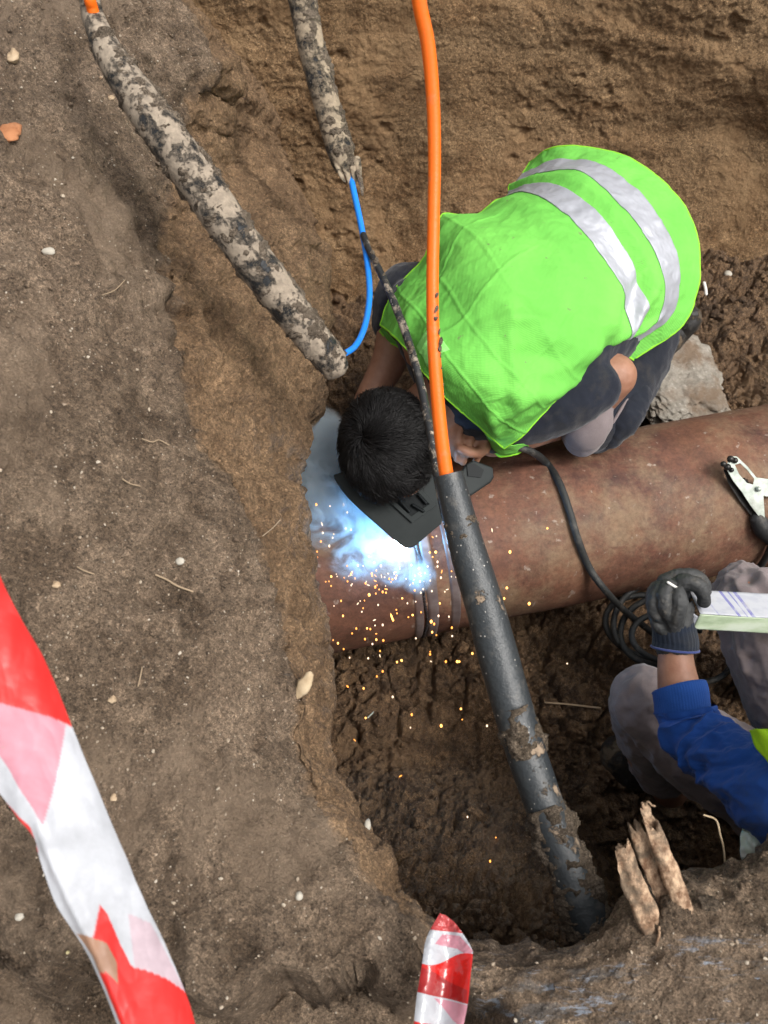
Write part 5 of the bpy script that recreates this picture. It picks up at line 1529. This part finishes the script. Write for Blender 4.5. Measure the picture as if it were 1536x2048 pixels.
V, F = tube_geo(np.array([Q(1347, 1245, 1.402), Q(1349, 1265, 1.402), Q(1351, 1282, 1.402), Q(1350, 1296, 1.402)]), [.034, .036, .0365, .0375], 60, 90, caps=False,
                disp=lambda V, L, th: .0009 * np.sin(th * 30) + .0012 * fbm(V, 40, 2, 4))
o = obj('glove_cuff', V, F, M_glovecuff, G); o.modifiers.new('Solidify', 'SOLIDIFY').thickness = .002
_c0 = Q(1350, 1297, 1.402)
ax_ = Q(1350, 1297, 1.402) - Q(1351, 1282, 1.402); ax_ /= np.linalg.norm(ax_)
e1 = np.cross(ax_, [0, 0, 1.0]); e1 /= np.linalg.norm(e1); e2 = np.cross(ax_, e1)
ringp = _c0 + .0385 * (np.cos(_t)[:, None] * e1 + np.sin(_t)[:, None] * e2)
tube('cuff_edging', ringp, .0022, M_cuffedge, G, n=90, seg=8)
G.location = G.location

# electrode box
k = NT('white_printed_card')
_s = k.n('ShaderNodeTexCoord').outputs['UV']
sep = k.n('ShaderNodeSeparateXYZ'); k.link(_s, sep.inputs[0])
wv = k.math('ADD', sep.outputs[0], k.math('MULTIPLY', sep.outputs[1], -.06))
lines = None
for p_, w_, in ((.055, .006), (.185, .010), (.235, .005), (.275, .012), (.62, .006), (.66, .004)):
    d_ = k.math('ABSOLUTE', k.math('SUBTRACT', wv, p_)); m_ = k.math('LESS_THAN', d_, w_)
    lines = m_ if lines is None else k.math('MAXIMUM', lines, m_)
scuff = k.ramp(k.noise(30, 6, .7), [(.42, .25), (.55, 1)])
faint = k.ramp(k.noise(70, 3, .6, stretch=(.4, 1, 1), offset=(4, 1, 1)), [(.52, 0), (.6, .35)])
_c = k.mix(faint, (.42, .43, .46), (.30, .31, .38))
_c = k.mix(k.math('MULTIPLY', lines, scuff), _c, (.17, .17, .36))
_c = k.mix(k.ramp(k.noise(18, 5, .7, offset=(5, 5, 5)), [(.6, 0), (.7, .4)]), _c, (.35, .32, .28))
M_card = k.done(_c, .5, k.bump(k.noise(20, 4, .6), .3, .003), .4)
k = NT('pale_green_card'); _n = k.noise(22, 5, .65, stretch=(.3, 1, 1)); 
M_cardg = k.done(k.ramp(_n, [(.40, (.28, .36, .22)), (.52, (.42, .50, .34)), (.62, (.52, .58, .46))]), .5, k.bump(_n, .3, .003))
X = empty('electrode_box', Q(1450, 1240, 1.40), 'white cardboard box of welding electrodes with blue stripes held in the black glove', 'box')
a0, a1 = Q(1378, 1180, 1.405), Q(1700, 1196, 1.44)      # top face back edge
b0, b1 = Q(1400, 1228, 1.372), Q(1715, 1248, 1.41)      # top face front edge
dn = np.cross(a1 - a0, b0 - a0); dn /= np.linalg.norm(dn)
if dn[2] > 0: dn = -dn
# front face leans down towards the camera
lo_ = (Q(1386, 1257, 1.385) - b0)
def quad(name, c4, mat, parent, n=(40, 14), amp=.0008, uvs=True):
    u = np.linspace(0, 1, n[0])[:, None, None]; v = np.linspace(0, 1, n[1])[None, :, None]
    a, b, c_, d_ = map(np.asarray, c4)
    V = (a * (1 - u) + b * u) * (1 - v) + (d_ * (1 - u) + c_ * u) * v
    N = grid_normals(V); V = V + N * (amp * fbm(V, 30, 3, 2))[..., None]
    UV = np.stack([u[..., 0] + 0 * v[..., 0], v[..., 0] + 0 * u[..., 0]], -1)
    o = obj(name, V, grid_faces(*n), mat, parent, uv=UV)
    o.modifiers.new('Solidify', 'SOLIDIFY').thickness = .0012
    return o
quad('box_top', [a0, a1, b1, b0], M_card, X)
quad('box_side', [b0, b1, b1 + lo_, b0 + lo_], M_cardg, X)
quad('box_back', [a0, a1, a1 + lo_, a0 + lo_], M_card, X)
quad('box_bottom', [a0 + lo_, a1 + lo_, b1 + lo_, b0 + lo_], M_card, X)
quad('box_end', [a1, b1, b1 + lo_, a1 + lo_], M_card, X, (10, 6))
fl_ = Q(1370, 1217, 1.385)
quad('box_flap', [b0 + lo_, b0 + lo_ * .2 , fl_ + lo_ * .0, fl_ + lo_ * .25], M_card, X, (8, 6))
M_flux = NT('electrode_coating').done((.42, .27, .16), .8)
for i in range(5):
    for j in range(2):
        s0 = a0 + (b0 - a0) * (.22 + .14 * i) + lo_ * (.35 + .35 * j)
        V, F = tube_geo(np.array([s0 + (a1 - a0) * .02, s0 + (a1 - a0) * .7]), .0042, 4, 10); obj('electrode', V, F, M_flux, X)
tube('loose_electrode', np.array([Q(1336, 1165, 1.356), Q(1354, 1176, 1.352)]), .0024, M_white, X, n=6, seg=8)
G_, = [G]

# ================================================================== BARRIER TAPES
def tape(name, label, rows, colfun, nw, ns, wr, origin, cat='barrier tape', gloss=.3, trans=.25):
    """rows: left px, left py, tl, right px, right py, tr"""
    R = catmull([[*P(l[0], l[1], l[2]), *P(l[3], l[4], l[5]), l[0], l[1], l[3], l[4]] for l in rows], ns)
    w = np.linspace(0, 1, nw)[None, :, None]
    V = R[:, None, :3] * (1 - w) + R[:, None, 3:6] * w
    PX = R[:, None, 6:8] * (1 - w) + R[:, None, 8:10] * w
    N = grid_normals(V)
    V = V + N * wr(R, w, V, PX)[..., None]
    o = obj(name, V, grid_faces(ns, nw), None, origin=origin)
    col = colfun(PX[..., 0], PX[..., 1]).reshape(-1, 3)
    at = o.data.color_attributes.new('print', 'FLOAT_COLOR', 'POINT')
    at.data.foreach_set('color', np.c_[col, np.ones(len(col))].astype(np.float32).ravel())
    k = NT(name + '_film')
    a = k.n('ShaderNodeAttribute', attribute_name='print')
    gr = k.ramp(k.noise(18, 5, .65, stretch=(1, 1, .5)), [(.3, .72), (.7, 1.12)])
    c = k.mix(1.0, a.outputs['Color'], gr, 'MULTIPLY')
    sp_ = k.ramp(k.noise(40, 3, .6, offset=(2, 2, 2)), [(.70, 0), (.74, .6)])
    c = k.mix(sp_, c, (.3, .24, .2))
    k.done(c, gloss, k.bump(k.noise(20, 3, .6, stretch=(1.5, 1.5, .4)), .25, .006), .5)
    o.data.materials.append(k.m)
    return meta(o, label, cat, 'red and white barrier tape')
def inpoly(x, y, poly):
    r = np.zeros(x.shape, bool); n = len(poly); j = n - 1
    for i in range(n):
        xi, yi = poly[i]; xj, yj = poly[j]
        c = ((yi > y) != (yj > y)) & (x < (xj - xi) * (y - yi) / (yj - yi + 1e-9) + xi)
        r ^= c; j = i
    return r
RED = np.array([.62, .018, .014]); WHT = np.array([.46, .47, .50]); PNK = np.array([.50, .22, .27]); BRN = np.array([.34, .19, .12]); DRED = np.array([.30, .012, .012])
def col1(x, y):
    c = np.broadcast_to(WHT, x.shape + (3,)).copy()
    c[inpoly(x, y, [(-200, 900), (400, 900), (152, 1460), (100, 1438), (40, 1418), (-200, 1330)])] = RED
    c[inpoly(x, y, [(-200, 1330), (40, 1418), (100, 1438), (130, 1452), (112, 1560), (88, 1648), (60, 1600), (0, 1500), (-200, 1300)])] = PNK
    c[inpoly(x, y, [(-200, 1500), (0, 1590), (62, 1650), (80, 1700), (40, 1690), (-200, 1700)])] = RED * .9 + .02
    g = inpoly(x, y, [(200, 1808), (215, 1830), (262, 1930), (330, 1962), (400, 2010), (450, 2200), (150, 2200), (178, 1905), (190, 1860)])
    c[g] = RED
    p = inpoly(x, y, [(255, 1830), (300, 1850), (372, 1990), (330, 1965), (270, 1940)]) & ~g
    c[p] = WHT * .6 + PNK * .4
    c[inpoly(x, y, [(150, 1865), (175, 1862), (215, 1885), (235, 1920), (238, 1960), (215, 1935), (195, 1940), (180, 1915)])] = BRN
    c[inpoly(x, y, [(150, 1860), (185, 1905), (205, 1950), (245, 2040), (220, 2080), (120, 1900)])] = WHT * .95
    return c
tape('barrier_tape', 'wide red and white barrier tape stretched close across the lower left corner',
     [(-1500, 350, .95, -1400, 150, .95), (-800, 620, .72, -640, 480, .72), (-420, 850, .62, -270, 760, .62), (-205, 1010, .60, -62, 935, .60), (-130, 1300, .62, 0, 1158, .625), (-62, 1490, .635, 92, 1330, .64), (2, 1588, .645, 148, 1468, .65), (66, 1668, .65, 200, 1592, .66),
      (78, 1700, .655, 246, 1705, .665), (112, 1800, .66, 290, 1808, .67), (165, 1890, .665, 335, 1905, .675), (212, 1985, .67, 382, 2025, .68), (260, 2100, .675, 405, 2130, .685), (330, 2250, .69, 450, 2290, .70), (430, 2500, .80, 560, 2540, .81), (520, 2800, .98, 640, 2840, 1.0)],
     col1, 150, 1300, lambda R, w, V, PX: .004 * np.sin(w[..., 0] * 5 + .5) + .0045 * fbm(V * np.array([1.6, .5, 1]), 12, 3, 3, True) + .004 * np.exp(-((PX[..., 0] - (80 + (PX[..., 1] - 1650) * .45)) / 14) ** 2) * sstep(1600, 1700, PX[..., 1]),
     P(100, 1700, .65))
def col2(x, y):
    c = np.broadcast_to(WHT, x.shape + (3,)).copy() * .9
    c[y < 1862 + (x - 880) * .1] = DRED * 1.2 + .03
    c[inpoly(x, y, [(870, 1888), (885, 1868), (920, 1872), (945, 1900), (940, 1915), (915, 1898)])] = PNK * .9
    wav = 1925 + 8 * np.sin((x - 840) / 18) - (x - 840) * .12
    g = (y > wav) & (y < 1985 + (x - 835) * .22)
    c[g] = RED * .8
    dk = g & inpoly(x, y, [(835, 1930), (870, 1945), (900, 1965), (935, 1980), (935, 2020), (835, 1990)])
    c[dk] = DRED
    c[inpoly(x, y, [(868, 1996), (940, 2010), (930, 2060), (905, 2040)])] = PNK * .95
    c[y > 2040 + (x - 828) * .25] = RED * .8
    return c
tape('barrier_tape', 'short glossy stub of crumpled red and white tape sticking up at the bottom',
     [(880, 1826, 0.945, 892, 1832, 0.945), (868, 1846, 0.943, 912, 1848, 0.940), (852, 1880, 0.935, 940, 1890, 0.930), (845, 1920, 0.925, 945, 1912, 0.925), (838, 1970, 0.915, 941, 1962, 0.910), (832, 2010, 0.905, 935, 2010, 0.900), (828, 2060, 0.895, 926, 2060, 0.890), (826, 2140, 0.875, 920, 2140, 0.870)],
     col2, 110, 420, lambda R, w, V, PX: .007 * np.sin(w[..., 0] * 7 + .9) * sstep(1830, 1880, PX[..., 1]) + .004 * fbm(V, 50, 3, 8, True) * sstep(1960, 1840, PX[..., 1]) + .0016 * fbm(V, 30, 3, 9, True),
     P(880, 1950, .99), gloss=.12)
